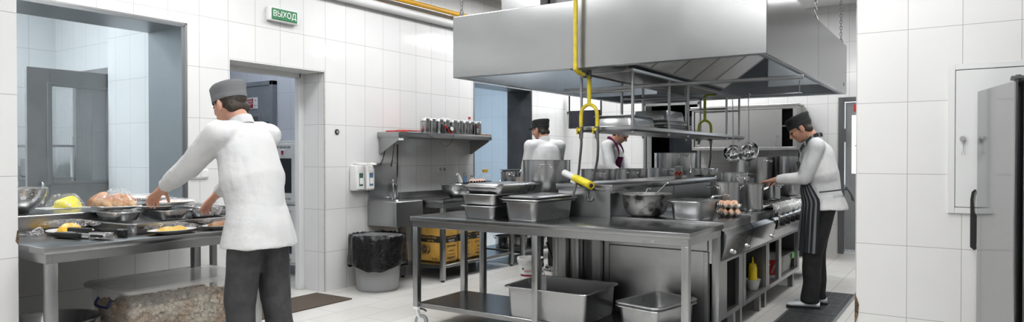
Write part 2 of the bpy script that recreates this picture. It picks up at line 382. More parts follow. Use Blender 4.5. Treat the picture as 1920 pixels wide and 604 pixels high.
# dark room behind the back opening
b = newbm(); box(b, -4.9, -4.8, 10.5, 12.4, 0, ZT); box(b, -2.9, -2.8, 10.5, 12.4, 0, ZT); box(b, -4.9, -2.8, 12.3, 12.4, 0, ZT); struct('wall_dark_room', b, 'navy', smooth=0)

# pass-through lining (window_1)
w1 = thing('window_1', 'x', 'window'); del w1['label']; del w1['category']; w1['kind'] = 'structure'
b = newbm(); box(b, W - .47, W + .012, 1.55, 3.115, 2.318, 2.345, .003); obj('head_lining', b, 'jamb', w1)
b = newbm(); box(b, W - .47, W + .012, 3.09, 3.12, .95, 2.33, .003); obj('jamb_lining', b, 'jamb', w1)
b = newbm(); box(b, W + .002, W + .014, 1.55, 3.137, 2.338, 2.354, .002); box(b, W + .002, W + .014, 3.119, 3.137, .95, 2.354, .002); obj('edge_trim', b, 'steel_leg', w1)
# doorway lining
t1 = newbm(); box(t1, W - .36, W - .29, 3.52, 4.50, 2.07, 2.125, .004); box(t1, W - .36, W - .29, 4.475, 4.535, 0, 2.125, .004)
struct('door_1_frame', t1, 'whitemetal')
t1 = newbm(); box(t1, W - .285, W + .003, 3.52, 4.533, 2.112, 2.123, .002); struct('trim_1', t1, 'white')
t1 = newbm(); box(t1, W - .001, W + .001, 4.532, 4.537, 0, 2.13); struct('trim_2', t1, 'plaster')
# dark sheet lining of the aisle opening
t1 = newbm(); box(t1, W - .40, W + .006, 8.28, 8.312, 0, 2.25, .003); struct('trim_3', t1, 'darkjamb')
t1 = newbm(); box(t1, W - .40, W + .006, 6.925, 6.945, 0, 2.25, .003); box(t1, W - .36, W + .004, 6.93, 8.3, 2.23, 2.255); struct('trim_4', t1, 'jamb')
# frame of the dark back opening
t1 = newbm(); box(t1, -4.25, -4.21, 10.17, 10.22, 0, 2.13, .004); box(t1, -3.39, -3.35, 10.17, 10.22, 0, 2.13, .004); box(t1, -4.25, -3.35, 10.17, 10.22, 2.09, 2.14, .004); struct('trim_5', t1, 'steel')
# broken tile edges
t1 = newbm(); prism(t1, [(.80, .0), (.80, .05), (.81, .09), (.845, .12), (.835, .06), (.83, .02)], 'z', 0, .001)
t1.free()
t1 = newbm(); prism(t1, [(1.518, .875), (1.531, .855), (1.533, .925), (1.526, .93), (1.522, .90)], 'x', -4.004, -3.998); struct('trim_6', t1, 'plaster')
t1 = newbm(); prism(t1, [(-.554, .50), (-.532, .43), (-.535, .37), (-.545, .33), (-.554, .30)], 'y', 4.517, 4.522); struct('trim_7', t1, 'plaster')

# exit sign
s = thing('exit_sign', 'green exit sign with white Cyrillic lettering above the doorway', 'sign', (W, 4.035, 2.563))
b = newbm(); box(b, .0, .05, -.158, .158, -.062, .062, .006); obj('housing', b, 'white', s)
b = newbm(); box(b, .045, .056, -.135, .14, -.05, .05, .004); obj('sign_face', b, 'green', s)
text('lettering', 'ВЫХОД', .072, 'signwhite', s, (.058, 0, 0), (PI / 2, 0, PI / 2), .001, wx=.93)

# grey door with a window, standing open in the serving room (seen through the pass-through)
d = thing('door_3', 'x', 'door', (-6.94, 3.52, 0)); del d['label']; del d['category']; d['kind'] = 'structure'
b = newbm()
box(b, -.02, .02, -.80, -.62, .02, 2.10, .003); box(b, -.02, .02, -.11, 0, .02, 2.10, .003)
box(b, -.02, .02, -.62, -.11, 1.95, 2.10, .002); box(b, -.02, .02, -.62, -.11, .02, 1.07, .002); obj('door_leaf', b, 'greydoor', d)
b = newbm(); box(b, .015, .028, -.64, -.60, 1.05, 1.97, .003); box(b, .015, .028, -.12, -.085, 1.05, 1.97, .003); box(b, .015, .028, -.60, -.12, 1.94, 1.97, .003); box(b, .015, .028, -.60, -.12, 1.05, 1.08, .003); obj('window_bead', b, 'greydoor', d)
b = newbm(); box(b, -.004, .004, -.61, -.11, 1.07, 1.95); obj('glass_pane', b, 'glass', d, smooth=0)
b = newbm()
for k in range(26): box(b, .0045, .006, -.61 + k * .02, -.6093 + k * .02, 1.07, 1.95)
for k in range(44): box(b, .0045, .006, -.61, -.11, 1.08 + k * .02, 1.0807 + k * .02)
obj('wire_mesh', b, 'meshwire', d, smooth=0)
b = newbm(); tube(b, smooth_path([(.02, -.70, 1.06), (.07, -.70, 1.07), (.075, -.70, 1.03), (.075, -.70, .93), (.07, -.70, .89), (.02, -.70, .89)], 4), .011); obj('door_handle', b, 'chrome', d)
b = newbm(); box(b, -.04, .04, -.0, .03, 0, 2.14); obj('hinge_post', b, 'greydoor', d)
b = newbm(); box(b, -7.76, -6.86, 3.47, 3.50, 2.10, 2.18, .003); box(b, -7.76, -7.70, 3.47, 3.63, 0, 2.10, .003); struct('door_3_frame', b, 'greydoor')
# blue-grey door in the passage
d = thing('door_2', 'x', 'door', (-7.05, 5.06, 0)); del d['label']; del d['category']; d['kind'] = 'structure'
b = newbm(); box(b, -.42, .42, -.02, .03, .01, 2.12, .004); obj('door_leaf', b, 'bluegreydoor', d)
b = newbm()
for (x0, x1, z0, z1) in ((-.30, -.265, 1.05, 1.80), (.225, .26, 1.05, 1.80), (-.265, .225, 1.765, 1.80), (-.265, .225, 1.05, 1.085), (-.30, -.28, .2, .92), (.24, .26, .2, .92), (-.28, .24, .90, .92), (-.28, .24, .2, .22)):
    box(b, x0, x1, -.035, -.018, z0, z1, .003)
obj('panel_moulding', b, 'bluegreydoor', d)
b = newbm(); box(b, -.262, .222, -.026, -.02, 1.09, 1.762); obj('louvre', b, 'dark', d)
b = newbm(); box(b, .37, .40, -.055, -.02, 1.52, 1.70, .004); obj('hinge', b, 'black', d)
b = newbm(); box(b, -.02, .20, -.028, -.02, 1.86, 1.99, .001); pl = obj('notice_plate', b, 'whitemetal', d)
b = newbm(); box(b, -.01, .125, -.0305, -.028, 1.87, 1.923); box(b, -.01, .125, -.0305, -.028, 1.93, 1.98); o = obj('red_panel', b, 'maroon', d)
for zz, tt in ((1.968, 'ЭЛЕКТРО'), (1.945, 'ЩИТОВАЯ'), (1.91, 'ОПАСНО'), (1.886, 'ТОК')):
    text('notice_lettering', tt, .020, 'signwhite', d, (.0575, -.0315, zz), (PI / 2, 0, 0), .0005)
text('notice_number', '220', .022, 'ink', d, (.163, -.0285, 1.955), (PI / 2, 0, 0), .0005); text('notice_number', '380 В', .018, 'ink', d, (.163, -.0285, 1.895), (PI / 2, 0, 0), .0005)
b = newbm(); cyl(b, (.09, -.030, 1.70), (.09, -.034, 1.70), .052, 28); obj('prohibition_disc', b, 'whitemetal', d)
b = newbm(); tube(b, [(.09 + .048 * math.cos(a * PI / 14), -.036, 1.70 + .048 * math.sin(a * PI / 14)) for a in range(28)], .004, 6, closed=True)
cyl(b, (.06, -.036, 1.735), (.12, -.036, 1.665), .004, 6); obj('prohibition_ring', b, 'maroon', d)
b = newbm(); cyl(b, (.092, -.037, 1.72), (.092, -.037, 1.68), .010, 8); ball(b, (.092, -.037, 1.73), .009, .002, .009, 10); cyl(b, (.085, -.037, 1.68), (.08, -.037, 1.662), .005, 6); cyl(b, (.098, -.037, 1.68), (.102, -.037, 1.662), .005, 6); obj('prohibition_figure', b, 'ink', d)
b = newbm(); box(b, -.47, -.42, -.03, .04, 0, 2.17, .003); box(b, .42, .47, -.03, .04, 0, 2.17, .003); box(b, -.47, .47, -.03, .04, 2.12, 2.17, .003); obj('door_frame', b, 'bluegreydoor', d)
# the two white fire cabinets
for k, (z0, z1, lab) in enumerate(((.78, 1.475, 'upper white fire hose cabinet with vent slots and narrow window in the passage'), (.125, .775, 'lower white fire hose cabinet with red handle in the passage, beneath the other'))):
    c = thing('fire_cabinet', lab, 'cabinet', (-6.21, 5.0, z0), 0, 'fire cabinets'); h = z1 - z0
    b = newbm(); box(b, -.29, .29, -.10, .095, .005, h, .006); obj('body', b, 'whitemetal', c)
    b = newbm(); box(b, -.265, .265, -.115, -.10, .03, h - .03, .006); dr = obj('cabinet_door', b, 'whitemetal', c)
    b = newbm(); box(b, -.13, .14, -.119, -.114, .13, h - .19, .003); obj('door_window', b, 'darkglass', dr)
    for zr in ((.06, .075), (h - .06, h - .075)):
        b = newbm()
        for i in range(4):
            for zz in zr: box(b, -.12 + i * .065, -.07 + i * .065, -.118, -.1145, zz - .003, zz + .003)
        obj('vent_slots', b, 'dark', dr)
    b = newbm(); box(b, -.03, .04, -.125, -.114, h - .165, h - .095, .004); obj('handle_plate', b, 'white' if k == 0 else 'red', dr)
    b = newbm(); box(b, -.012, .022, -.132, -.124, h - .15, h - .105, .003); obj('handle', b, 'maroon' if k == 0 else 'white', dr)
    b = newbm(); cyl(b, (.205, -.115, h * .5), (.205, -.122, h * .5), .028, 20); cyl(b, (.205, -.122, h * .5), (.205, -.13, h * .5), .008, 10); obj('lock', b, 'white', dr)
# dark door at the back right
d = thing('door_4', 'x', 'door', (-1.456, 10.2, 0)); del d['label']; del d['category']; d['kind'] = 'structure'
b = newbm(); box(b, 0, .07, -.03, .06, 0, 2.1, .004); box(b, .88, .955, -.03, .06, 0, 2.1, .004); box(b, .07, .88, -.03, .06, 2.04, 2.1, .004); obj('door_frame', b, 'dark', d)
b = newbm(); box(b, .08, .155, 0, .05, .06, 2.03, .003); box(b, .80, .87, 0, .05, .06, 2.03, .003); box(b, .155, .80, 0, .05, 1.86, 2.03, .002); box(b, .155, .80, 0, .05, .06, 1.08, .002); obj('door_leaf', b, 'greydoor', d)
b = newbm(); box(b, .155, .80, .02, .03, 1.08, 1.86); obj('glass_pane', b, 'glass', d, smooth=0)
b = newbm(); box(b, .20, .76, -.008, .0, 1.44, 1.46); obj('glazing_bar', b, 'dark', d)
b = newbm(); box(b, .06, .09, -.05, -.02, 1.5, 1.68, .003); obj('hinge', b, 'dark', d)
b = newbm(); box(b, .185, .50, -.012, -.002, 1.91, 2.0, .001); obj('sign_plate', b, 'redprint', d)
for zz in (1.975, 1.935): text('sign_lettering', 'ВЫХОД', .035, 'signwhite', d, (.36, -.0135, zz), (PI / 2, 0, 0), .0005)
b = newbm(); box(b, .02, .9, -.012, .0, .0, .03); obj('threshold', b, 'whitemetal', d)
b = newbm(); box(b, -1.6, -.3, 10.9, 10.95, .9, 2.1); struct('daylight_panel', b, 'daylight', smooth=0)  # glowing panel added behind the door glass as outdoor daylight

# ------------------------------------------------------------------ lamps on the ceiling
lampspots = [(-4.2, 2.6, 'lamp', 'above the left prep table'), (-4.0, 4.9, 'lamp', 'above the waste bin'), (-4.1, 7.1, 'lamp', 'left of the extraction hood'), (-4.0, 9.3, 'lamp', 'above the far left corner'),
             (-2.2, 2.5, 'lamp', 'in front of the extraction hood'), (-.6, 3.3, 'lamp', 'in front of the right tiled wall'), (-2.0, .3, 'lamp', 'nearest left of the viewer'), (.6, .6, 'lamp', 'nearest right of the viewer'), (-2.0, -2.2, 'lamp', 'at the rear of the kitchen'),
             (-.45, 5.9, 'lamp', 'above the right aisle'), (-.3, 8.6, 'lamp', 'before the dark back door'), (-2.6, 9.3, 'lamp', 'above the wall cabinet'),
             (-6.9, 1.6, 'lampcool', 'in the serving room'), (-6.3, 4.3, 'lamppass', 'in the passage'), (-6.9, 8.0, 'lampcool', 'in the cold room')]
l0 = None
for (x, y, m_, where) in lampspots:
    t = thing('ceiling_lamp', 'white rectangular ceiling lamp ' + where, 'lamp', (x, y, ZT), 0, 'ceiling lamps')
    b = newbm()
    for q in ((-.31, -.28, -.61, .61), (.28, .31, -.61, .61), (-.28, .28, -.61, -.58), (-.28, .28, .58, .61)): box(b, q[0], q[1], q[2], q[3], -.06, -.002, .002)
    obj('frame', b, 'whitemetal', t)
    b = newbm(); box(b, -.28, .28, -.58, .58, -.045, -.03); obj('diffuser', b, m_, t, smooth=0)

# ------------------------------------------------------------------ pipes
b = newbm(); tube(b, [(W + .10, 4.9, 2.97), (W + .10, 10.15, 3.035)], .027, 14); tag(obj('gas_pipe', b, 'ochre'), 'ochre yellow gas pipe running along the left wall near the ceiling', 'pipe')
b = newbm(); tube(b, [(W + .05, 1.6, 2.84), (W + .05, 10.15, 2.90)], .045, 14); tag(obj('conduit_pipe', b, 'whitemetal'), 'white painted pipe along the left wall below the yellow one', 'pipe')

# ================================================================== HOOD
HX0, HX1, HY0, HY1, HZ0, HZ1 = -3.82, -1.134, 4.83, 8.48, 2.0, 2.54
h = thing('extraction_hood', 'large stainless steel extraction hood hanging over the cooking island', 'hood', (0, 0, 0))
def hp(name, m, *bx):
    b = newbm()
    for q in bx: box(b, *q)
    return obj(name, b, m, h, smooth=30)
hp('front_panel', 'hood', (HX0, HX1, HY0, HY0 + .02, HZ0, HZ1, .004))
hp('back_panel', 'hood', (HX0, HX1, HY1 - .02, HY1, HZ0, HZ1, .004))
hp('left_panel', 'hood', (HX0, HX0 + .02, HY0 + .02, HY1 - .02, HZ0, HZ1, .003))
hp('right_panel', 'hood', (HX1 - .02, HX1, HY0 + .02, 6.74, HZ0, HZ1, .003)); hp('right_panel', 'hood', (HX1 - .02, HX1, 6.745, HY1 - .02, HZ0, HZ1, .003))
hp('top_panel', 'hood', (HX0 + .02, HX1 - .02, HY0 + .02, HY1 - .02, HZ1 - .03, HZ1 - .01))
hp('lip', 'hood_in', (HX0 + .02, HX0 + .07, HY0 + .07, HY1 - .07, HZ0, HZ0 + .03, .004), (HX1 - .07, HX1 - .02, HY0 + .07, HY1 - .07, HZ0, HZ0 + .03, .004), (HX0 + .02, HX1 - .02, HY0 + .02, HY0 + .07, HZ0, HZ0 + .03, .004), (HX0 + .02, HX1 - .02, HY1 - .07, HY1 - .02, HZ0, HZ0 + .03, .004))
# inner bluish linings
hp('inner_lining', 'hood_in', (HX0 + .021, HX0 + .03, HY0 + .03, HY1 - .03, HZ0 + .03, HZ1 - .03), (HX1 - .03, HX1 - .021, HY0 + .03, HY1 - .03, HZ0 + .03, HZ1 - .03), (HX0 + .03, HX1 - .03, HY1 - .03, HY1 - .021, HZ0 + .03, HZ1 - .03), (HX0 + .03, HX1 - .03, HY0 + .021, HY0 + .03, HZ0 + .03, HZ1 - .03))
hp('cross_partition', 'hood_in', (HX0 + .03, -2.96, 7.48, 7.50, 2.02, 2.50)); hp('cross_partition', 'hood_in', (-1.74, HX1 - .03, 7.46, 7.48, 2.03, 2.5))
# V-shaped filter bank with its grease trough
b = newbm(); prism(b, [(-2.20, 2.03), (-2.26, 2.00), (-2.30, 1.985), (-2.62, 1.985), (-2.66, 2.00), (-2.72, 2.03), (-2.66, 2.06), (-2.26, 2.06)], 'y', 4.86, 7.46); obj('grease_trough', b, 'trough', h)
b = newbm(); prism(b, [(-2.72, 2.03), (-2.95, 2.3), (-2.95, 2.5), (-2.93, 2.5), (-2.93, 2.3), (-2.70, 2.04)], 'y', 4.86, 7.46); prism(b, [(-1.76, 2.34), (-1.76, 2.5), (-1.74, 2.5), (-1.74, 2.34)], 'y', 4.86, 7.46); obj('plenum_side', b, 'trough', h)
for k in range(5):
    y0 = 4.88 + k * .515; y1 = y0 + .50
    a = Vector((-2.20, 0, 2.035)); c = Vector((-1.76, 0, 2.35)); dv = (c - a); L = dv.length; ang = math.atan2(dv.z, dv.x)
    rot = Matrix.Rotation(-ang, 4, 'Y'); mid = (a + c) / 2; nrm = Vector((math.sin(ang), 0, -math.cos(ang)))
    b = newbm()
    for (u0, u1, q0, q1) in ((-L / 2, -L / 2 + .02, y0, y1), (L / 2 - .02, L / 2, y0, y1), (-L / 2 + .02, L / 2 - .02, y0, y0 + .02), (-L / 2 + .02, L / 2 - .02, y1 - .02, y1)):
        cc = mid + dv.normalized() * ((u0 + u1) / 2); box(b, cc.x - (u1 - u0) / 2, cc.x + (u1 - u0) / 2, q0, q1, cc.z - .012, cc.z + .012, .002, rot=rot)
    fo = obj('baffle_filter', b, 'steel', h)
    b = newbm()
    for i in range(14):
        yy = y0 + .035 + i * .033; cc = mid + nrm * .004; box(b, cc.x - L / 2 + .02, cc.x + L / 2 - .02, yy - .0065, yy + .0065, cc.z - .008, cc.z + .002, .002, rot=rot)
    obj('baffle_slat', b, 'slat', fo)
    b = newbm(); cc = mid - nrm * .014; box(b, cc.x - L / 2 + .01, cc.x + L / 2 - .01, y0, y1, cc.z - .002, cc.z + .002, rot=rot); obj('filter_gap_shade', b, 'void', fo)  # black sheet paints the shade of the gaps between slats
    b = newbm(); yc = (y0 + y1) / 2; cc = mid + dv.normalized() * .11 + nrm * .03
    tube(b, [cc - nrm * .025 + Vector((0, -.04, 0)), cc + Vector((0, -.04, 0)), cc + Vector((0, .04, 0)), cc - nrm * .025 + Vector((0, .04, 0))], .005, 8); obj('filter_handle', b, 'dark', fo)
b = newbm(); box(b, -3.28, -3.14, 6.0, 7.2, 2.43, 2.46, .006); hl = obj('hood_lamp', b, 'hoodlamp', h)
b = newbm(); box(b, -1.50, -1.38, 6.6, 7.3, 2.43, 2.46, .006); hl = obj('hood_lamp', b, 'hoodlamp', h)
b = newbm(); prism(b, [(-2.66, 2.0), (-2.26, 2.0), (-1.745, 2.345), (-1.745, 2.5), (-2.95, 2.5), (-2.95, 2.3)], 'y', 7.465, 7.48); obj('plenum_end', b, 'hood_in', h)
# duct box on top
b = newbm(); box(b, -3.45, -3.05, 5.05, 5.9, HZ1 - .01, 2.80, .004); obj('duct_box', b, 'hood', h)
b = newbm(); box(b, -3.04, -2.75, 5.2, 5.9, HZ1 - .01, 2.72, .004); obj('duct_flap', b, 'dark', h)
text('stamped_number', 'К1', .05, 'ink', h, (HX1 + .001, 8.28, 2.09), (PI / 2, 0, PI / 2), .0005)

def chain(x, y, lab):
    b = newbm(); z = HZ1 + .055; k = 0
    box(b, x - .02, x + .02, y - .004, y + .004, HZ1 - .012, HZ1 + .03, .002)
    while z < ZT - .01:
        pts = []
        for i in range(12):
            a = 2 * PI * i / 12; u = .012 * math.cos(a); w = .022 * math.sin(a)
            pts.append((x + (u if k % 2 == 0 else 0), y + (0 if k % 2 == 0 else u), z + w))
        tube(b, pts, .0035, 6, closed=True); z += .034; k += 1
    tube(b, [(x + .018 * math.cos(i * PI / 8), y, HZ1 + .03 + .03 * math.sin(i * PI / 8)) for i in range(16)], .005, 6, closed=True)
    tag(obj('hanging_chain', b, 'dark'), lab, 'chain', 'chains holding the hood')
chain(HX0 + .06, HY0 + .05, 'steel chain holding the front left corner of the hood')
chain(HX1 - .05, 6.9, 'steel chain holding the middle of the hood\'s right side')
chain(HX1 - .05, HY1 - .06, 'steel chain holding the far right corner of the hood')

# gas pipes
def gas(name, lab, x, y, zt, ytop, pm, sc_=1., up=True):
    t = thing(name, lab, 'pipe', (x, y, 1.5))
    b = newbm(); s_ = sc_
    if up: tube(b, smooth_path([(0, ytop - y, ZT - 1.5), (0, ytop - y, .60), (0, ytop - y, .50), (0, ytop - y + .05, .465), (0, -.07, .455), (0, -.01, .44), (0, 0, .40), (0, 0, .225)], 5), .0175 * s_, 14)
    else: tube(b, smooth_path([(.13, .0, .52), (.05, 0, .52), (.0, 0, .50), (0, 0, .44), (0, 0, .225)], 5), .0175 * s_, 14)
    obj('riser', b, pm, t)
    b = newbm(); tube(b, smooth_path([(-.072, 0, .04), (-.072, 0, .14), (-.055, 0, .195), (0, 0, .225), (.055, 0, .195), (.072, 0, .14), (.072, 0, .04)], 6), .0155 * s_, 14); obj('branch_pipe', b, pm, t)
    for sx in (-1, 1):
        b = newbm(); cyl(b, (sx * .072, 0, .045), (sx * .072, 0, -.01), .02, 12); cyl(b, (sx * .072, 0, -.01), (sx * .072, 0, -.05), .0165, 6); v = obj('valve', b, 'dark', t)
        b = newbm(); box(b, sx * .072 - .03, sx * .072 - .018, -.03, .005, -.015, .04, .003); cyl(b, (sx * .072, -.01, .02), (sx * .072, -.035, .02), .012, 10); obj('valve_lever', b, pm, v)
    return t
g1 = gas('gas_riser', 'yellow gas pipe forking in front of the hood with two hanging hoses', -2.557, 5.0, 0, 4.77, 'yellow')
b = newbm(); tube(b, smooth_path([(-.072, 0, -.04), (-.065, -.01, -.10), (-.03, -.1, -.224), (.05, -.28, -.346), (.10, -.42, -.43), (.101, -.47, -.50)], 8), .0105, 10); obj('hose', b, 'hose', g1)
b = newbm(); tube(b, smooth_path([(.072, 0, -.04), (.085, -.01, -.09), (.124, -.1, -.223), (.188, -.3, -.364), (.208, -.42, -.468), (.216, -.435, -.515), (.243, -.44, -.521), (.258, -.43, -.497)], 8), .0105, 10); obj('hose', b, 'hose', g1)
b = newbm(); cyl(b, (0, -.10, .46), (0, -.06, .455), .026, 10); obj('coupling', b, 'dark', g1); b = newbm(); cyl(b, (0, 0, .50), (0, 0, .43), .02, 10); obj('coupling', b, 'dark', g1)
g2 = gas('gas_branch', 'lime painted gas pipe forking below the far end of the hood', -2.56, 7.95, 0, 8, 'lime', .95, False)
b = newbm(); cyl(b, (.12, 0, .52), (.17, 0, .56), .025, 10); obj('coupling', b, 'dark', g2)
b = newbm(); tube(b, smooth_path([(.072, 0, -.04), (.07, 0, -.2), (.05, .0, -.33), (.03, 0, -.40)], 8), .0105, 10); obj('hose', b, 'hose', g2)

# gantry shelf hanging above the island
GZ = 1.55
g = thing('hanging_shelf', 'long steel shelf hung on rods from the hood above the island', 'shelf', (-2.45, 6.7, GZ))
b = newbm(); loft(b, [(.47, 3.25, .03, -.045), (.50, 3.28, .035, -.03), (.50, 3.28, .035, -.005), (.47, 3.25, .03, 0)]); obj('shelf_plate', b, 'steel', g)
for (yy) in (-1.60, -.80, -.30, .95, 1.45):
    for sx in (-1, 1):
        b = newbm(); cyl(b, (sx * .228 - .0, yy, -.055), (sx * .228, yy, .43), .0125, 12); ball(b, (sx * .228, yy, -.058), .012, n=8); obj('post', b, 'steel_leg', g)
    b = newbm(); cyl(b, (-.228, yy, .28), (.228, yy, .28), .010, 10); obj('rung', b, 'steel_leg', g)
b = newbm(); box(b, -.75, 1.38, -.98, -.95, .36, .39, .004); obj('cross_bar', b, 'steel_leg', g)
b = newbm(); box(b, -.242, -.214, -1.63, 1.5, .43, .455, .004); box(b, .214, .242, -1.63, 1.5, .43, .455, .004); box(b, -.214, .214, -1.62, -1.59, .43, .455, .003); box(b, -.214, .214, 1.46, 1.49, .43, .455, .003); obj('top_frame', b, 'steel', g)

def gn(w, l, d, rim=.014, r=.045, lid=False):
    """one gastronorm pan: open, tapered, with rolled rim"""
    b = newbm(); t = .0015; ti = .012
    loft(b, [(w - .07, l - .07, r * .7, .004), (w - .05, l - .05, r * .8, 0), (w - .035, l - .035, r, .012), (w - .018, l - .018, r, d - .02), (w - .016, l - .016, r, d - .004),
             (w + rim * 2, l + rim * 2, r + rim, d - .003), (w + rim * 2 + .002, l + rim * 2 + .002, r + rim, d - .008), (w + rim * 2 + .004, l + rim * 2 + .004, r + rim, d - .004), (w + rim * 2, l + rim * 2, r + rim, d),
             (w - .02, l - .02, r, d - .001), (w - .024, l - .024, r, d - .02), (w - .042, l - .042, r, .016), (w - .06, l - .06, r * .7, .006)], True, True)
    return b
def gnlid(w, l, hgt=.016, rim=.012, r=.045):
    b = newbm()
    loft(b, [(w + rim * 2, l + rim * 2, r, 0), (w + rim * 2, l + rim * 2, r, .003), (w - .02, l - .02, r, .004), (w - .04, l - .04, r, hgt), (w - .08, l - .08, r * .7, hgt + .003), (w - .10, l - .10, r * .6, hgt)], True, True)
    return b

# pans upside down on the hanging shelf
def inv(bm):
    for v in bm.verts: v.co.z = -v.co.z
    return bm
sh = [(-2.46, 5.50, .37, .50, .09, 0, 'upturned steel pan at the near end of the hanging shelf'),
      (-2.44, 6.28, .38, .62, .05, 0, 'lowest of the upturned pans stacked in the middle of the hanging shelf'),
      (-2.44, 6.28, .38, .62, .05, .02, 'second lowest of the upturned pans stacked on the hanging shelf'),
      (-2.44, 6.28, .38, .62, .05, .04, 'third of the upturned pans stacked on the hanging shelf'),
      (-2.45, 6.24, .36, .50, .10, .075, 'deep upturned pan on top of the stack on the hanging shelf')]
for (x, y, w_, l_, d_, dz, lab) in sh:
    tag(obj('steel_pan', inv(gn(w_, l_, d_)), 'pan', None, (x, y, GZ + .0005 + d_ + dz), 0), lab, 'pan', 'upturned pans on the hanging shelf')
for (dz) in (0.0,):
    tag(obj('steel_tray', gnlid(.36, .50, .008), 'pan', None, (-2.46, 5.50, GZ + .091 + dz)), 'flat steel tray lying on the near upturned pan', 'tray')

# ladles
b = newbm(); tube(b, [(-2.35, 6.62, 1.875), (-1.25, 6.62, 1.875)], .006, 8)
for x in (-2.33, -1.27): tube(b, [(x, 6.62, 1.875), (x, 6.62, 1.99)], .005, 8)
tag(obj('hanging_rail', b, 'steel_leg'), 'thin steel rail under the hood that carries the ladles', 'rail')
def ladle(x, y, L, r, lab, rz):
    t = thing('ladle', lab, 'ladle', (x, y, 1.875), rz, 'ladles on the rail')
    b = newbm(); tube(b, smooth_path([(0, 0, -.012), (.012, 0, .004), (.004, 0, .014), (-.008, 0, .006), (-.006, 0, -.03), (0, 0, -L * .55), (0, 0, -L)], 5), .0045, 8); obj('handle', b, 'steel', t)
    b = newbm(); pr_ = []
    for i in range(9):
        a = i / 8 * PI / 2; pr_.append((r * math.sin(a) + .0001, -r * math.cos(a)))
    for i in range(9):
        a = (8 - i) / 8 * PI / 2; pr_.append(((r - .003) * math.sin(a) + .0001, -(r - .003) * math.cos(a)))
    lathe(b, pr_, 28)
    bmesh.ops.rotate(b, verts=b.verts, cent=(0, 0, 0), matrix=Matrix.Rotation(R(62), 3, 'X'))
    bmesh.ops.translate(b, verts=b.verts, vec=(0, -.02, -L + .01)); obj('bowl', b, 'chrome', t)
ladle(-1.86, 6.62, .55, .092, 'left one of the two round ladles hanging under the hood', R(20))
ladle(-1.715, 6.62, .53, .098, 'right one of the two round ladles hanging under the hood', R(-10))

# ================================================================== FURNITURE
def caster(parent, x, y, z=.16, rz=0., r=.05):
    b = newbm()
    box(b, x - .025, x + .025, y - .025, y + .025, z - .03, z, .006)
    ca, sa = math.cos(rz), math.sin(rz)
    for s in (-1, 1):
        px, py = x + s * .018 * -sa, y + s * .018 * ca
        tube(b, smooth_path([(px, py, z - .02), (px + .012 * ca, py + .012 * sa, z - .06), (px + .035 * ca, py + .035 * sa, r)], 4), .008, 8)
    f = obj('caster', b, 'whitemetal', parent)
    b = newbm(); c = Vector((x + .035 * ca, y + .035 * sa, r)); ax = Vector((-sa, ca, 0)) * .013
    cyl(b, c - ax, c + ax, r, 24); obj('wheel', b, 'greyplastic', f)
    b = newbm(); cyl(b, c - ax * 1.15, c + ax * 1.15, r * .55, 20); obj('wheel_hub', b, 'whitemetal', f)
    b = newbm(); tube(b, smooth_path([(x - .01 * ca, y - .01 * sa, z - .012), (x + .05 * ca, y + .05 * sa, z - .02), (x + .075 * ca, y + .075 * sa, z - .035)], 4), .007, 6); obj('brake_pedal', b, 'black', f)

def steel_table(name, lab, x0, x1, y0, y1, zt, legs, shelf=.187, cast=False, midx=None, apron=.048, leg=.046, group=None):
    t = thing(name, lab, 'table', ((x0 + x1) / 2, (y0 + y1) / 2, 0), 0, group); cx, cy = (x0 + x1) / 2, (y0 + y1) / 2
    a0, a1, c0, c1 = x0 - cx, x1 - cx, y0 - cy, y1 - cy
    b = newbm(); box(b, a0, a1, c0, c1, zt - .034, zt, .003, 2); obj('tabletop', b, 'steel_top', t)
    b = newbm(); i = .012; zb = zt - .034 - apron
    for q in ((a0 + i, a1 - i, c0 + i, c0 + i + .03), (a0 + i, a1 - i, c1 - i - .03, c1 - i), (a0 + i, a0 + i + .03, c0 + i + .03, c1 - i - .03), (a1 - i - .03, a1 - i, c0 + i + .03, c1 - i - .03)): box(b, *q, zb, zt - .034, .002)
    obj('apron', b, 'steel', t)
    lz = .16 if cast else .02
    for (lx, ly) in legs:
        b = newbm(); box(b, lx - cx - leg / 2, lx - cx + leg / 2, ly - cy - leg / 2, ly - cy + leg / 2, lz, zb, .003, 2); lo = obj('leg', b, 'steel_leg', t)
        if not cast:
            b = newbm(); cyl(b, (lx - cx, ly - cy, 0), (lx - cx, ly - cy, lz), .02, 14); obj('foot', b, 'black', lo)
    if cast:
        for k, (lx, ly) in enumerate(legs): caster(t, lx - cx, ly - cy, .16, R(20 + 40 * k))
    if shelf:
        b = newbm(); box(b, a0 + .04, a1 - .04, c0 + .04, c1 - .04, shelf - .034, shelf, .003); obj('lower_shelf', b, 'steel_top', t)
    return t
T = steel_table('work_table', 'long stainless steel work table on white casters in the foreground', -3.545, -1.36, 3.955, 4.62, .85, [(-3.505, 3.99), (-2.44, 3.99), (-1.395, 3.99), (-3.505, 4.58), (-2.44, 4.58), (-1.395, 4.58)], .187, True)
b = newbm(); lathe(b, [(.001, 0), (.035, 0), (.038, .0015), (.035, .003), (.001, .003)], 24, sx=1, sy=.45); bmesh.ops.rotate(b, verts=b.verts, cent=(0, 0, 0), matrix=Matrix.Rotation(PI / 2, 3, 'X')); bmesh.ops.translate(b, verts=b.verts, vec=(.83, -.318, .785)); obj('makers_badge', b, 'steel', T)

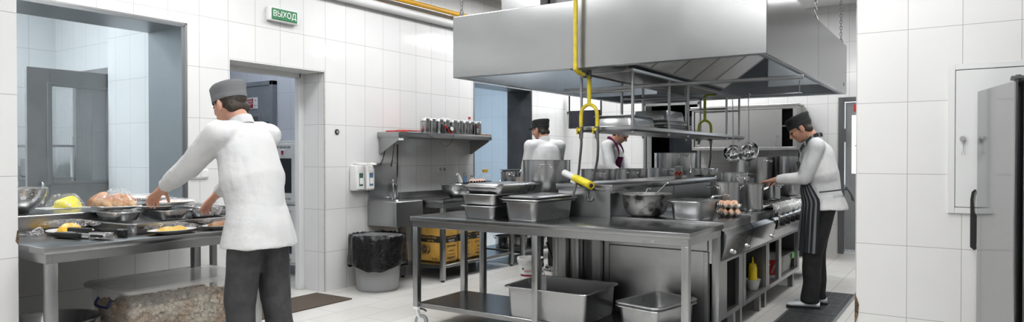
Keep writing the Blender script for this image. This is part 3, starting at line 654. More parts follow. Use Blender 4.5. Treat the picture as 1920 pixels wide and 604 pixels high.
LT = steel_table('prep_table', 'stainless steel prep table against the pass-through wall on the left', -4.55, -3.79, 1.56, 2.85, .85, [(-3.83, 1.605), (-3.83, 2.80), (-4.5, 1.605), (-4.5, 2.80)], .13, False, leg=.05)
b = newbm(); box(b, W - .46, -4.55, 1.56, 3.09, .94, .958, .003); prism(b, [(-4.552, .84), (-4.552, .957), (-4.572, .957), (-4.566, .895), (-4.566, .84)], 'y', 1.56, 3.09)
o = obj('steel_sill', b, 'steel_top'); tag(o, 'steel sill with upstand behind the prep table under the pass-through', 'sill')
for q in ((-4.60, -4.57), (W - .3, W - .27)):
    pass
b = newbm(); box(b, -4.62, -4.58, 1.65, 1.69, .0, .94, .003); box(b, -4.62, -4.58, 2.98, 3.02, .0, .94, .003); obj('sill_leg', b, 'steel_leg', o)

# island -------------------------------------------------------------
sp = thing('island_spine', 'raised steel spine counter running down the middle of the cooking island', 'counter', (-2.43, 4.66, 0))
b = newbm(); box(b, -.22, .23, .0, 4.1, .80, 1.075, .003); box(b, -.20, .20, .03, 4.05, .02, .80); obj('body', b, 'steel', sp)
b = newbm(); box(b, -.235, .245, -.012, 4.12, 1.045, 1.095, .004, 2); obj('top', b, 'steel_top', sp)
b = newbm()
for xx in (-.17, -.05, .12): box(b, xx - .035, xx + .035, -.03, .02, .02, .80, .003)
obj('front_column', b, 'steel_leg', sp)
b = newbm(); box(b, .19, .232, -.02, .02, .84, 1.07, .003); box(b, .228, .238, 1.3, 1.33, .87, 1.04); box(b, .228, .238, 2.5, 2.53, .87, 1.04); obj('corner_strip', b, 'steel_leg', sp)

def right_unit(name, lab, y0, y1, cat, openings, knobs, frontz=.6):
    t = thing(name, lab, cat, (-1.78, y0, 0)); L = y1 - y0
    X = .42  # front plane in local x
    b = newbm(); box(b, -.41, X, .002, L - .002, .80, .86, .003, 2); obj('top', b, 'steel_top', t)
    b = newbm(); prism(b, [(X - .005, .80), (X + .02, .765), (X - .02, .60), (X - .06, .575), (X - .14, .575), (X - .14, .80)], 'y', .004, L - .004); obj('control_panel', b, 'mirror', t)
    # carcass
    b = newbm()
    box(b, -.41, -.39, .005, L - .005, .165, .80); box(b, -.39, X - .10, .005, .022, .165, .80); box(b, -.39, X - .10, L - .022, L - .005, .165, .80)
    box(b, -.39, X - .06, .022, L - .022, .165, .185); obj('cabinet_body', b, 'dark', t)
    b = newbm(); xf0, xf1 = X - .085, X - .055
    ys = [.006] + [v for o_ in openings for v in (o_[0] - y0, o_[1] - y0)] + [L - .006]
    for i in range(0, len(ys), 2): box(b, xf0, xf1, ys[i], ys[i + 1], .165, .578, .002)
    for o_ in openings: box(b, xf0, xf1, o_[0] - y0, o_[1] - y0, .165, .20, .001); box(b, xf0, xf1, o_[0] - y0, o_[1] - y0, .56, .578, .001)
    obj('front_frame', b, 'steel_leg', t)
    for (lx, ly) in ((.30, .09), (.30, L - .09), (-.34, .09), (-.34, L - .09)):
        b = newbm(); box(b, lx - .025, lx + .025, ly - .025, ly + .025, 0, .165, .003); obj('leg', b, 'steel_leg', t)
    for ky in knobs:
        b = newbm(); cyl(b, (X - .02, ky - y0, .635), (X + .004, ky - y0, .633), .015, 20); cyl(b, (X + .004, ky - y0, .633), (X + .009, ky - y0, .633), .008, 12); obj('knob', b, 'chrome', t)
    return t
u1 = right_unit('island_cabinet', 'steel island unit with slanted panel and one narrow opening, nearest the work table', 4.64, 5.32, 'cabinet', [(4.90, 5.21)], (4.89, 5.27))
b = newbm(); box(b, -.42, .31, -.012, .0, .66, .80, .002); box(b, -.42, .31, -.008, .004, .10, .655, .002); box(b, .285, .315, -.014, .02, .10, .655, .002); obj('end_panel', b, 'steel', u1)
u2 = right_unit('island_cabinet', 'steel island unit whose open base holds the mustard bottle', 5.325, 6.09, 'cabinet', [(5.40, 6.04)], (6.05,))
u3 = right_unit('gas_range', 'steel gas range with foil covered front edge and black knobs', 6.095, 7.41, 'range', [(6.14, 6.50), (6.60, 7.33)], ())
for k in range(6):
    b = newbm(); yy = .12 + k * .205; cyl(b, (.415, yy, .745), (.462, yy, .738), .032, 20); box(b, .459, .477, yy - .008, yy + .008, .712, .765, .003); obj('knob', b, 'black', u3)
b = newbm(); box(b, .435, .437, .02, 1.28, .68, .79); 
bmesh.ops.rotate(b, verts=b.verts, cent=(.436, 0, .70), matrix=Matrix.Rotation(R(14), 3, 'Y')); bmesh.ops.translate(b, verts=b.verts, vec=(-.004, 0, 0.0)); obj('knob_strip', b, 'dark', u3)
for (cx_, cy_) in ((-.22, .30), (.14, .30), (-.22, .66), (.14, .66), (-.22, 1.02), (.14, 1.02)):
    b = newbm()
    for (dx, dy, w_, l_) in ((0, -.165, .33, .012), (0, .165, .33, .012), (-.165, 0, .012, .33), (.165, 0, .012, .33)): box(b, cx_ + dx - w_ / 2, cx_ + dx + w_ / 2, cy_ + dy - l_ / 2, cy_ + dy + l_ / 2, .868, .892, .003)
    for a in range(8):
        ca, sa = math.cos(a * PI / 4), math.sin(a * PI / 4); q = 1.35 if a % 2 else 1.
        tube(b, [(cx_ + ca * .05, cy_ + sa * .05, .886), (cx_ + ca * .165 * q, cy_ + sa * .165 * q, .886)], .007, 6)
    for (dx, dy) in ((-.16, -.16), (.16, -.16), (-.16, .16), (.16, .16)): cyl(b, (cx_ + dx, cy_ + dy, .86), (cx_ + dx, cy_ + dy, .87), .01, 8)
    gr = obj('burner_grate', b, 'iron', u3)
    b = newbm(); lathe(b, [(.001, .862), (.05, .862), (.05, .872), (.035, .879), (.001, .879)], 20, (cx_, cy_, 0)); obj('burner', b, 'iron', gr)
# crumpled foil over the range's front edge
def crumple(b, amp, freq, seed=0):
    for v in b.verts:
        n = noise.noise_vector(v.co * freq + Vector((seed, 0, 0))); v.co += n * amp
b = newbm(); prof = [(.18, .872), (.25, .880), (.33, .878), (.40, .882), (.435, .878), (.450, .866), (.454, .85), (.454, .835), (.452, .82)]
NY = 120; rings = []
for j in range(NY + 1):
    yy = -.22 + j * (1.53 / NY); trim = 0 if j > 14 else (14 - j) / 14; low = .012 * math.sin(j * .9) + .01 * math.sin(j * .37)
    hang = max(0, 1 - abs(j - 18) / 4.) * .10 + max(0, 1 - abs(j - NY + 2) / 4.) * .06
    rings.append([b.verts.new((x + (.0 if k < 5 else 0) - trim * .0, yy, (z - (low + hang) * max(0, k - 6) / 2) if k > 5 else z - trim * .008)) for k, (x, z) in enumerate([(.36 * trim + x0 * (1 - trim), z0) if k_ < 5 else (x0, z0 + trim * .06) for k_, (x0, z0) in enumerate(prof)])])
skin(b, rings, False, False, closed=False)
bmesh.ops.subdivide_edges(b, edges=b.edges, cuts=1, use_grid_fill=True)
crumple(b, .005, 34); crumple(b, .003, 90, 9)
for v in b.verts: v.co.z = max(v.co.z, .863) if v.co.x < .42 else v.co.z
fo = obj('foil_sheet', b, 'foil', u3, smooth=20)

# left cooking line
lt = steel_table('steel_stand', 'open steel stand behind the work table, at the head of the island\'s left line', -3.48, -2.68, 4.72, 6.04, .85, [(-3.44, 4.76), (-2.72, 4.76), (-3.44, 6.0), (-2.72, 6.0)], None, False, apron=.06)
lr = thing('left_range', 'steel cooking range on the left side of the island behind the spine', 'range', (-3.07, 6.06, 0))
b = newbm(); box(b, -.41, .40, 0, 2.66, .81, .85, .003); obj('top', b, 'steel_top', lr)
b = newbm(); box(b, -.39, .38, .02, 2.64, .14, .81, .004); obj('body', b, 'steel', lr)
b = newbm(); box(b, -.40, -.385, .1, 2.56, .62, .78, .004); obj('control_panel', b, 'mirror', lr)
for k in range(6):
    b = newbm(); cyl(b, (-.39, .25 + k * .38, .70), (-.44, .25 + k * .38, .70), .03, 16); obj('knob', b, 'black', lr)
for (lx, ly) in ((-.34, .1), (.33, .1), (-.34, 2.56), (.33, 2.56)):
    b = newbm(); cyl(b, (lx, ly, 0), (lx, ly, .14), .025, 12); obj('leg', b, 'steel_leg', lr)
# counter against the back wall
bt = steel_table('back_counter', 'steel counter against the back wall below the wall cabinet', -3.30, -1.62, 9.45, 10.15, .90, [(-3.26, 9.5), (-1.66, 9.5), (-3.26, 10.1), (-1.66, 10.1)], .2)
# rolling table beyond the range
ct = steel_table('rolling_table', 'steel rolling table just beyond the gas range', -2.15, -1.36, 7.60, 8.30, .85, [(-2.11, 7.64), (-1.385, 7.64), (-2.11, 8.26), (-1.385, 8.26)], .30, True)

# left wall: sink, counters ------------------------------------------
sk = thing('hand_sink', 'wall hung steel hand wash sink with tall splash sheet', 'sink', (W, 5.30, 0))
b = newbm(); box(b, .004, .03, -.20, .215, .83, 1.235, .006, 2); obj('splashback', b, 'steel', sk)
b = newbm()
sec = [(.40, .42, .02, .60, .205, 0), (.40, .42, .02, .845, .205, 0), (.39, .41, .02, .85, .205, 0), (.30, .34, .05, .85, .21, 0), (.28, .32, .05, .845, .21, 0), (.22, .26, .05, .72, .21, 0), (.1, .1, .04, .71, .21, 0)]
loft(b, sec); obj('basin', b, 'steel', sk)
b = newbm(); tube(b, smooth_path([(.055, .12, .85), (.055, .12, .98), (.06, .12, 1.02), (.10, .10, 1.03), (.15, .08, 1.00)], 5), .010, 10); lathe(b, [(.022, .85), (.022, .86), (.012, .87), (.012, .93)], 16, (.055, .12, 0), cap0=True, cap1=True); ball(b, (.055, .12, 1.05), .014, n=10); obj('tap', b, 'chrome', sk)
b = newbm(); cyl(b, (.20, 0, .60), (.20, 0, .42), .02, 12); tube(b, smooth_path([(.20, 0, .43), (.19, 0, .36), (.1, 0, .34), (.02, 0, .36)], 4), .02, 12); obj('waste_pipe', b, 'white', sk)
def dispenser(y, lab, labc):
    t = thing('soap_dispenser', lab, 'dispenser', (W, y, 1.10), 0, 'dispensers by the sink')
    b = newbm(); loft(b, [(.10, .10, .02, -.135, .055, 0), (.115, .115, .025, -.12, .06, 0), (.115, .115, .025, .07, .06, 0), (.10, .11, .03, .11, .055, 0), (.06, .08, .03, .125, .045, 0)]); obj('body', b, 'white', t)
    b = newbm(); box(b, .114, .120, -.028, .028, -.09, .04, .003); w_ = obj('bottle_window', b, labc, t)
    b = newbm(); box(b, .1195, .1215, -.022, .022, -.07, -.01, .001); obj('bottle_label', b, 'signwhite', w_)
    b = newbm(); tube(b, smooth_path([(.02, -.035, .10), (.07, -.035, .135), (.15, -.035, .125), (.15, .035, .125), (.07, .035, .135), (.02, .035, .10)], 4), .009, 8); obj('elbow_lever', b, 'white', t)
M['bottlegreen'] = mat('green_bottle', (.06, .14, .10), .3); M['bottleblue'] = mat('blue_bottle', (.10, .20, .32), .3)
dispenser(4.90, 'left white elbow-lever soap dispenser beside the hand sink', 'bottlegreen')
dispenser(5.04, 'right white elbow-lever soap dispenser next to the sink\'s splash sheet', 'bottleblue')
cA = steel_table('side_counter', 'steel counter along the left wall next to the hand sink', W + .02, -4.50, 5.53, 6.90, .85, [(W + .06, 5.57), (-4.54, 5.57), (W + .06, 6.86), (-4.54, 6.86)], .17, False)
b = newbm(); box(b, -.306, -.29, -.685, .685, .85, .92, .002); obj('upstand', b, 'steel', cA)
cB = steel_table('side_counter', 'steel counter in front of the pale blue aisle opening, farther along the left wall', W + .02, -4.42, 6.94, 8.25, .85, [(W + .06, 6.98), (-4.46, 6.98), (W + .06, 8.2), (-4.46, 8.2)], .17, False)

# wall shelf
ws = thing('wall_shelf', 'steel wall shelf on triangular brackets above the side counter', 'shelf', (W, 6.07, 1.505))
b = newbm(); box(b, 0.004, .31, -.83, .815, 0, .055, .003, 2); obj('shelf_board', b, 'steel', ws)
for yy in (-.80, .78):
    b = newbm(); prism(b, [(0.004, 0), (.29, 0), (.29, -.02), (.03, -.17), (0.004, -.17)], 'y', yy - .004, yy + .004); box(b, .004, .3, yy, yy + .03, -.006, 0); obj('bracket', b, 'steel', ws)
b = newbm(); box(b, .29, .312, -.815, -.76, -.035, -.012, .001); obj('label_clip', b, 'white', ws)

# wall cabinet
wc = thing('wall_cabinet', 'stainless steel wall cabinet with sliding doors, one left ajar', 'cabinet', (-2.64, 10.19, 1.397))
b = newbm(); box(b, -.72, .72, -.35, 0, 0, .04, .003); box(b, -.72, .72, -.35, 0, .56, .60, .003); box(b, -.72, -.69, -.35, 0, .04, .56); box(b, .67, .72, -.35, 0, .04, .56, .002); box(b, -.69, .67, -.02, 0, .04, .56); box(b, -.74, .745, -.37, 0, .60, .625, .004); obj('carcass', b, 'cabsteel', wc)
b = newbm(); box(b, -.69, .67, -.03, -.021, .04, .56); box(b, .45, .668, -.335, -.03, .04, .05); obj('inner_lining', b, 'void', wc)  # black sheets paint the shade behind the ajar sliding door
b = newbm(); box(b, -.69, .67, -.30, -.03, .32, .335, .002); obj('inner_shelf', b, 'whitemetal', wc)
for (x0, x1, yy, hx) in ((-.68, .05, -.325, -.62), (-.12, .53, -.342, .47)):
    b = newbm(); box(b, x0, x1, yy - .008, yy + .004, .045, .555, .003); dr = obj('sliding_door', b, 'cabsteel', wc)
    b = newbm(); tube(b, [(hx + .022 * math.cos(a * PI / 8), yy - .012, .13 + (.045 if math.sin(a * PI / 8) > 0 else -.045) + .022 * math.sin(a * PI / 8)) for a in range(16)], .006, 8, closed=True); obj('door_pull', b, 'chrome', dr)

# fridge at the far right with its door standing open
fr = thing('upright_fridge', 'tall dark-sided steel fridge at the far right with its polished door open', 'fridge', (.22, 3.9, 0))
b = newbm(); box(b, 0, .75, -.72, -.06, .1, 1.78, .008, 2); obj('body', b, 'dark', fr)
b = newbm(); box(b, .01, .74, -.07, -.055, .15, 1.72); obj('opening_shade', b, 'void', fr)  # black sheet paints the shade inside the open fridge
b = newbm(); box(b, -.01, .76, -.73, -.04, 1.78, 1.83, .004); obj('top_cap', b, 'steel', fr)
b = newbm(); rz = Matrix.Rotation(R(12.5), 4, 'Z')
box(b, -.045, -.005, -.0, .56, .10, 1.65, .004); bmesh.ops.rotate(b, verts=b.verts, cent=(-.02, 0, 0), matrix=Matrix.Rotation(R(14), 3, 'Z')); dr = obj('fridge_door', b, 'mirror', fr)
b = newbm(); box(b, -.06, .03, -.07, .03, 1.652, 1.665, .002); cyl(b, (-.03, .0, 1.64), (-.03, .0, 1.675), .012, 10); obj('hinge', b, 'dark', fr)
for (lx, ly) in ((.05, -.66), (.70, -.66), (.05, -.12), (.70, -.12)):
    b = newbm(); cyl(b, (lx, ly, 0), (lx, ly, .1), .02, 12); obj('foot', b, 'black', fr)
# electrical panel on the right wall
ep = thing('wall_panel', 'white recessed metal access panel with a round lock on the right tiled wall', 'panel', (.13, 4.52, 1.40))
b = newbm()
for q in ((-.225, -.190, -.41, .41), (.20, .23, -.41, .41), (-.19, .20, .378, .41), (-.19, .20, -.41, -.378)): box(b, q[0], q[1], -.012, -.001, q[2], q[3], .002)
obj('frame', b, 'whitemetal', ep)
b = newbm(); box(b, -.188, .196, -.010, -.002, -.375, .375, .003); dr = obj('access_door', b, 'whitemetal', ep)
b = newbm(); box(b, -.1915, .199, -.0035, -.001, -.3785, .3785); obj('door_gap', b, 'ink', ep)
b = newbm(); cyl(b, (-.155, -.010, .0), (-.155, -.022, .0), .014, 24); cyl(b, (-.155, -.022, .0), (-.155, -.028, 0), .008, 16); obj('lock', b, 'chrome', dr)
b = newbm(); tube(b, smooth_path([(-.155, -.026, 0), (-.150, -.028, -.03), (-.153, -.026, -.07)], 4), .0015, 6); tube(b, [(-.152 + .007 * math.cos(i * PI / 5), -.026, -.08 + .009 * math.sin(i * PI / 5)) for i in range(10)], .0015, 6, closed=True); obj('key', b, 'steel', dr)
# black pointed holder hanging on the wall
b = newbm(); prism(b, [(-.028, -.16), (-.028, .10), (-.022, .14), (-.008, .155), (.0, .150), (-.010, .135), (-.014, .10), (-.010, .03), (.012, -.005), (.012, -.12), (.002, -.17), (-.010, -.175)], 'y', -.012, -.004)
hk = obj('hanging_holder', b, 'black', None, (.04, 4.51, .97)); tag(hk, 'black pointed plastic holder hanging on the right wall below the panel', 'holder')
b = newbm(); cyl(b, (.009, -.013, -.0), (.004, -.013, -.155), .003, 8); cyl(b, (.002, -.01, -.17), (.002, -.01, -.20), .004, 8); obj('cord', b, 'whitemetal', hk)
# switches, socket, vent button
def plate(name, lab, cat, y, z, n, x=W, m_='white', grp=None, w=.075):
    t = thing(name, lab, cat, (x, y, z)); b = newbm(); box(b, .001, .012, -w * n / 2, w * n / 2, -.04, .04, .004, 2); obj('cover', b, m_, t)
    return t
t = plate('light_switch', 'white double light switch between the pass-through and the doorway', 'switch', 3.24, 1.165, 2)
for s_ in (-1, 1):
    b = newbm(); box(b, .010, .017, s_ * .0365 - .028, s_ * .0365 + .028, -.029, .029, .003); obj('rocker', b, 'white', t)
t = plate('power_socket', 'grey double power socket below the wall shelf', 'socket', 6.30, 1.155, 2)
for s_ in (-1, 1):
    b = newbm(); cyl(b, (.011, s_ * .037, 0), (.016, s_ * .037, 0), .026, 20); so = obj('socket_ring', b, 'pulp', t)
    b = newbm(); cyl(b, (.0155, s_ * .037, 0), (.018, s_ * .037, 0), .017, 16); obj('socket_well', b, 'greyplastic', so)
t = thing('wall_button', 'small round black button on the white tiles right of the doorway', 'button', (W, 4.69, 1.545))
b = newbm(); cyl(b, (.001, 0, 0), (.008, 0, 0), .026, 24); obj('bezel', b, 'black', t); b = newbm(); cyl(b, (.008, 0, 0), (.013, 0, 0), .014, 18); obj('push_button', b, 'greyplastic', t)
t = thing('wall_vent', 'small round white vent high on the serving room wall', 'vent', (-6.78, 3.398, 2.62))
b = newbm(); cyl(b, (0, 0, 0), (0, -.012, 0), .06, 28); obj('cover', b, 'whitemetal', t); b = newbm(); cyl(b, (0, -.012, 0), (0, -.018, 0), .035, 20); obj('inner_disc', b, 'bluegreydoor', t)
# monitor
t = thing('wall_monitor', 'black framed monitor with bright upper screen in the far left corner', 'monitor', (-4.80, 9.25, 1.98), 0)
b = newbm(); box(b, -.27, .27, -.02, .03, -.25, .25, .006); obj('housing', b, 'black', t)
b = newbm(); box(b, -.235, .26, -.024, -.019, .02, .24); obj('screen', b, 'screen', t); b = newbm(); box(b, -.235, .26, -.023, -.019, -.23, .01); obj('lower_screen', b, 'navy', t)
b = newbm(); box(b, -.06, .06, .03, .12, -.06, .06, .004); box(b, -.353, .0, .08, .12, -.02, .02, .003); obj('bracket', b, 'dark', t)
# tall dark ovens beyond the back opening
ov = thing('combi_oven', 'tall black oven standing in the dark back room', 'oven', (-3.62, 11.1, 0))
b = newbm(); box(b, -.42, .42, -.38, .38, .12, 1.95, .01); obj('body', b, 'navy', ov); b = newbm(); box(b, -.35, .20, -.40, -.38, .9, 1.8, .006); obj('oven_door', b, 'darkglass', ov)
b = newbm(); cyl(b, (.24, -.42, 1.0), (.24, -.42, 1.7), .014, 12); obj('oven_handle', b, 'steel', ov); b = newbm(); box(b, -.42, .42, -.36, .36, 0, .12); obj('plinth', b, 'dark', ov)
# bin
bn = thing('waste_bin', 'round grey plastic waste bin with black bin liner by the left wall', 'bin', (-4.84, 4.93, 0))
b = newbm(); pr_ = [(.001, .0), (.19, .0), (.20, .012), (.205, .03), (.235, .50), (.25, .51), (.25, .53), (.228, .53), (.2, .05), (.001, .04)]; lathe(b, pr_, 48)
obj('bucket', b, 'greyplastic', bn)
b = newbm(); NS = 96; rows = [(.21, .44), (.225, .50), (.243, .53), (.262, .545), (.275, .53), (.28, .50), (.282, .44), (.285, .36), (.288, .30), (.290, .25), (.285, .235)]; rings = []
for k, (r_, z_) in enumerate(rows):
    rg = []
    for i in range(NS):
        a = 2 * PI * i / NS; n1 = noise.noise(Vector((math.cos(a) * 3, math.sin(a) * 3, z_ * 4 + 2))); n2 = noise.noise(Vector((math.cos(a) * 9, math.sin(a) * 9, z_ * 2)))
        rr = r_ + (.016 * n1 + .010 * n2) * (1 if k > 3 else .4); 
        hem = (.03 * math.sin(a * 3 + 1) + .02 * n1) if k > 7 else .012 * n2
        rg.append(b.verts.new((rr * math.cos(a), rr * math.sin(a), z_ + hem)))
    rings.append(rg)
skin(b, rings, False, False); obj('bin_liner', b, 'bag', bn, smooth=60)
# mats / drains
b = newbm(); box(b, -5.16, -4.68, 3.28, 4.44, .001, .012, .003); tag(obj('door_mat', b, 'mat'), 'brown ribbed door mat in front of the doorway', 'mat')
b = newbm(); box(b, -1.27, -.86, 4.95, 7.20, .0005, .006, .001); struct('trim_8', b, 'steel_leg')
for (y0, y1, lab) in ((6.10, 7.17, 'dark grid drain cover in the right aisle floor, under the cook'), (4.97, 6.06, 'dark grid drain cover in the right aisle floor, nearest the viewer')):
    b = newbm(); box(b, -1.245, -.885, y0, y1, .006, .010, .001)
    o = tag(obj('drain_cover', b, 'grate'), lab, 'drain', 'drain covers')
    b = newbm()
    for q in range(1, 6): box(b, -1.21, -.92, y0 + q * (y1 - y0) / 6 - .003, y0 + q * (y1 - y0) / 6 + .003, .010, .012)
    for xx in (-1.21, -1.125, -1.065, -1.0, -.92): box(b, xx - .002, xx + .002, y0 + .03, y1 - .03, .010, .0115)
    obj('grid_ribs', b, 'dark', o, smooth=0)

# ================================================================== COOKWARE AND FOOD
# gastronorm pans on the work table
def pan(name, lab, x, y, z, w, l, d, rz=0, grp=None, m_='pan', cat='pan'):
    return tag(obj(name, gn(w, l, d), m_, None, (x, y, z), rz), lab, cat, grp)
def lid(lab, x, y, z, w, l, rz=0, grp=None, h_=.016):
    return tag(obj('pan_lid', gnlid(w, l, h_), 'pan', None, (x, y, z), rz), lab, 'lid', grp)
ZT0 = .8505
G1 = 'stacked pans on the left of the work table'
for k, (dz, d_, lab) in enumerate(((0, .092, 'bottom steel pan of the left stack on the work table'), (.0935, .085, 'middle steel pan of the left stack on the work table'), (.180, .056, 'top shallow steel pan of the left stack on the work table'))):
    pan('gastronorm_pan', lab, -3.0 + (0, .0, .03)[k], 4.33 + (0, .0, .03)[k], ZT0 + dz, .30 + .02 * k, .52 + .02 * (k > 1), d_, 0, G1)
lid('flat steel lid closing the left stack of pans on the work table', -2.97, 4.36, ZT0 + .2375, .345, .545, 0, None, .014)
G2 = 'stacked pans right of the tall stack on the work table'
pan('gastronorm_pan', 'deep steel pan carrying the lidded stack next to the left stack', -2.625, 4.34, ZT0, .29, .53, .135, R(-3), G2)
pan('gastronorm_pan', 'shallow steel pan nested in the deep pan beside the left stack', -2.622, 4.34, ZT0 + .1365, .31, .55, .013, R(-2), G2)
lid('lower of two flat steel lids on the second stack of the work table', -2.63, 4.34, ZT0 + .151, .31, .55, R(-4), 'lids on the second stack', .010)
lid('upper of two flat steel lids on the second stack of the work table', -2.62, 4.335, ZT0 + .162, .30, .53, R(-2), 'lids on the second stack', .012)
# low shelf of the work table
pan('gastronorm_pan', 'large deep steel pan on the work table\'s lower shelf', -2.385, 4.245, .1875, .63, .51, .215, R(1))
pan('gastronorm_pan', 'lower of two nested steel pans on the right of the work table\'s lower shelf', -1.69, 4.27, .1875, .32, .46, .16, R(-13), 'nested pans on the lower shelf')
pan('gastronorm_pan', 'upper of two nested steel pans on the right of the work table\'s lower shelf', -1.69, 4.27, .2095, .322, .462, .16, R(-12), 'nested pans on the lower shelf')

def loop_handle(b, x, y, z, ang, w=.05, out=.035, drop=0., r=.0045):
    c, s = math.cos(ang), math.sin(ang)
    def p(u, o, dz): return (x + c * o - s * u, y + s * o + c * u, z + dz)
    tube(b, smooth_path([p(-w, 0, -.012 - drop), p(-w, out * .7, -.002), p(-w * .9, out, .006), p(w * .9, out, .006), p(w, out * .7, -.002), p(w, 0, -.012 - drop)], 5), r, 8)
    for u in (-w, w):
        q = Vector(p(u, .0, -.012 - drop)); d_ = Vector((c, s, 0)); cyl(b, q - d_ * .004, q + d_ * .006, r * 2.4, 10)
def pot(lab, x, y, z, r, h_, ang=-90, grp='cooking pots', name='stock_pot', m_='pot', hr=None, hw=.05, flare=0.):
    t = thing(name, lab, 'pot', (x, y, z), 0, grp)
    b = newbm(); lathe(b, [(.001, 0), (r * .94, 0), (r * .985, .008), (r, .02), (r + flare, h_ - .006), (r + flare + .006, h_ - .004), (r + flare + .006, h_), (r + flare - .003, h_), (r - .004, .02), (.001, .014)], 48)
    obj('body', b, m_, t)
    for a in (ang, ang + 180):
        b = newbm(); A = R(a); loop_handle(b, math.cos(A) * (r + flare * .7), math.sin(A) * (r + flare * .7), h_ * (hr or .86), A, hw); obj('handle', b, 'chrome', t)
    return t
def at_depth(px, d):   # floor position seen in column px at depth d from the viewer
    lat = (px - 960) / FPX * d
    return lat * math.cos(YAW) - d * math.sin(YAW), lat * math.sin(YAW) + d * math.cos(YAW)
x, y = at_depth(1025, 5.78); pot('big stock pot standing on the open stand behind the work table', x, y, ZT0, .198, .425, -62, hr=.90, hw=.045)
for (px, d_, r_, top, lab, an) in ((1122, 7.05, .165, 317, 'first low pot behind the spine, nearest the yellow film roll', -62), (1184, 7.55, .165, 316, 'second low pot behind the spine, in front of the cook in the purple apron', -62), (1243, 8.15, .165, 315, 'third low pot behind the spine, right of the cook in the purple apron', -45)):
    x = -2.93; y = x * 0
    # same column, on the left range top
    k_ = (px - 960) / FPX; sx_, cx_ = math.sin(YAW), math.cos(YAW)
    y = x * (cx_ + k_ * sx_) / (k_ * cx_ - sx_); dep = -x * sx_ + y * cx_
    pot(lab, x, y, ZT0, r_ if px < 1200 else .15, 1.3 + (294.4 - top) / FPX * dep - ZT0, an, 'pots behind the spine', hr=.93)
x, y = -3.05, 8.33; pot('very tall stock pot at the far end of the left range', x, y, ZT0, .26, .50, -50, hr=.93, hw=.06)
x, y = at_depth(1417, 9.35); pot('left one of two big stock pots below the wall cabinet', -2.44, 9.80, .9005, .26, .40, -40, 'big pots on the back counter')
pot('right one of two big stock pots below the wall cabinet', -1.90, 9.80, .9005, .25, .41, -40, 'big pots on the back counter', hw=.05)
x, y = at_depth(1359, 5.40); pot('tall narrow pot next to the egg trays', x, y, .8605, .108, .245, 60, 'pots on the right line')
x, y = at_depth(1408.5, 5.66); pot('tall pot with side handle between the egg trays\' pot and the burners', x, y, .8605, .092, .218, 25, 'pots on the right line', hr=.86, hw=.035)
x, y = at_depth(1373, 6.02); pot('wide pot standing behind the tall narrow pot', x, y, .8605, .128, .305, -35, 'pots on the right line')
x, y = at_depth(1446, 6.60); pot('small pot on the front burner beside the cook\'s hands', x, y, .8935, .082, .16, 150, 'pots on the burners', hw=.03)
x, y = at_depth(1484, 7.25); pot('wide low pan on the rear burner behind the cook\'s arms', x + .02, y, .8935, .17, .14, 160, 'pots on the burners')
x, y = at_depth(1420, 7.0); pot('shallow black-bottomed pan on a back burner', x - .02, y, .8935, .13, .11, 100, 'pots on the burners')
x, y = at_depth(1352, 7.75); pot('low pot on the far end of the spine', -2.36, 7.30, 1.0955, .15, .085, -50, 'pots on the spine', hw=.04)
x, y = -2.36, 7.62; 
t = thing('condiment_jar', 'jar with red zigzag pattern on the spine top', 'jar', (-2.38, 6.58, 1.0955)); b = newbm(); lathe(b, [(.001, 0), (.032, 0), (.035, .01), (.038, .07), (.033, .085), (.033, .10)], 28, cap1=True); obj('glass_body', b, 'pulp', t)
b = newbm(); rings = [[b.verts.new(((.0395) * math.cos(2 * PI * i / 32), (.0395) * math.sin(2 * PI * i / 32), zz + (.012 if i % 4 < 2 else -.008))) for i in range(32)] for zz in (.025, .055)]; skin(b, rings, False, False); obj('zigzag_band', b, 'redprint', t)
b = newbm(); lathe(b, [(.036, .098), (.036, .115), (.001, .118)], 28, cap0=True); obj('lid', b, 'steel', t)
t = thing('steel_cup', 'small steel container beside the zigzag jar on the spine', 'container', (-2.36, 6.85, 1.0955)); b = newbm(); lathe(b, [(.001, 0), (.034, 0), (.036, .05), (.034, .05), (.032, .004), (.001, .004)], 24); obj('cup', b, 'steel', t)
b = newbm(); tube(b, smooth_path([(.0, .0, .01), (.01, .02, .09), (0.0, .035, .13)], 4), .005, 8); obj('spoon_handle', b, 'chrome', t)
# battered round pot on the work table
x, y = -2.06, 4.93
t = thing('aluminium_cauldron', 'round sooty aluminium pot with wide rim on the work table', 'pot', (-2.0, 4.83, .8605))
M['sooty']
b = newbm(); pr_ = [(.001, 0), (.10, .0), (.135, .02), (.155, .06), (.165, .11), (.17, .155), (.195, .163), (.195, .170), (.165, .170), (.158, .11), (.14, .05), (.09, .015), (.001, .01)]; lathe(b, pr_, 48); obj('body', b, 'sooty', t)
for s_ in (-1, 1):
    b = newbm(); loft(b, [(.05, .06, .015, .160, 0, s_ * .205), (.05, .06, .015, .167, 0, s_ * .205)]); obj('rim_lug', b, 'sooty', t)
b = newbm(); tube(b, smooth_path([(-.04, .02, .03), (.02, .06, .12), (.10, .10, .22), (.13, .115, .245), (.14, .11, .235)], 5), .0055, 8); lab_ = obj('ladle_handle', b, 'chrome', t)
b = newbm(); tube(b, smooth_path([(.0, -.03, .03), (-.0, -.0, .16), (.012, .02, .205), (.03, .02, .20)], 5), .005, 8); obj('spoon_handle', b, 'chrome', t)
pan('gastronorm_pan', 'square deep steel pan on the work table left of the eggs', -1.635, 4.83, .8605, .26, .30, .13, R(-4))
lid('flat steel lid on the square pan left of the eggs', -1.635, 4.83, .8605 + .1315, .265, .31, R(-4), None, .008)
b = newbm(); tube(b, smooth_path([(0, 0, 0), (.01, .02, .012), (.0, .09, .014), (.02, .13, .02), (.02, .15, .012)], 4), .006, 8); tag(obj('serving_spoon', b, 'chrome', None, (-1.52, 4.86, 1.010), R(-30)), 'steel spoon lying on the square pan\'s lid', 'spoon')
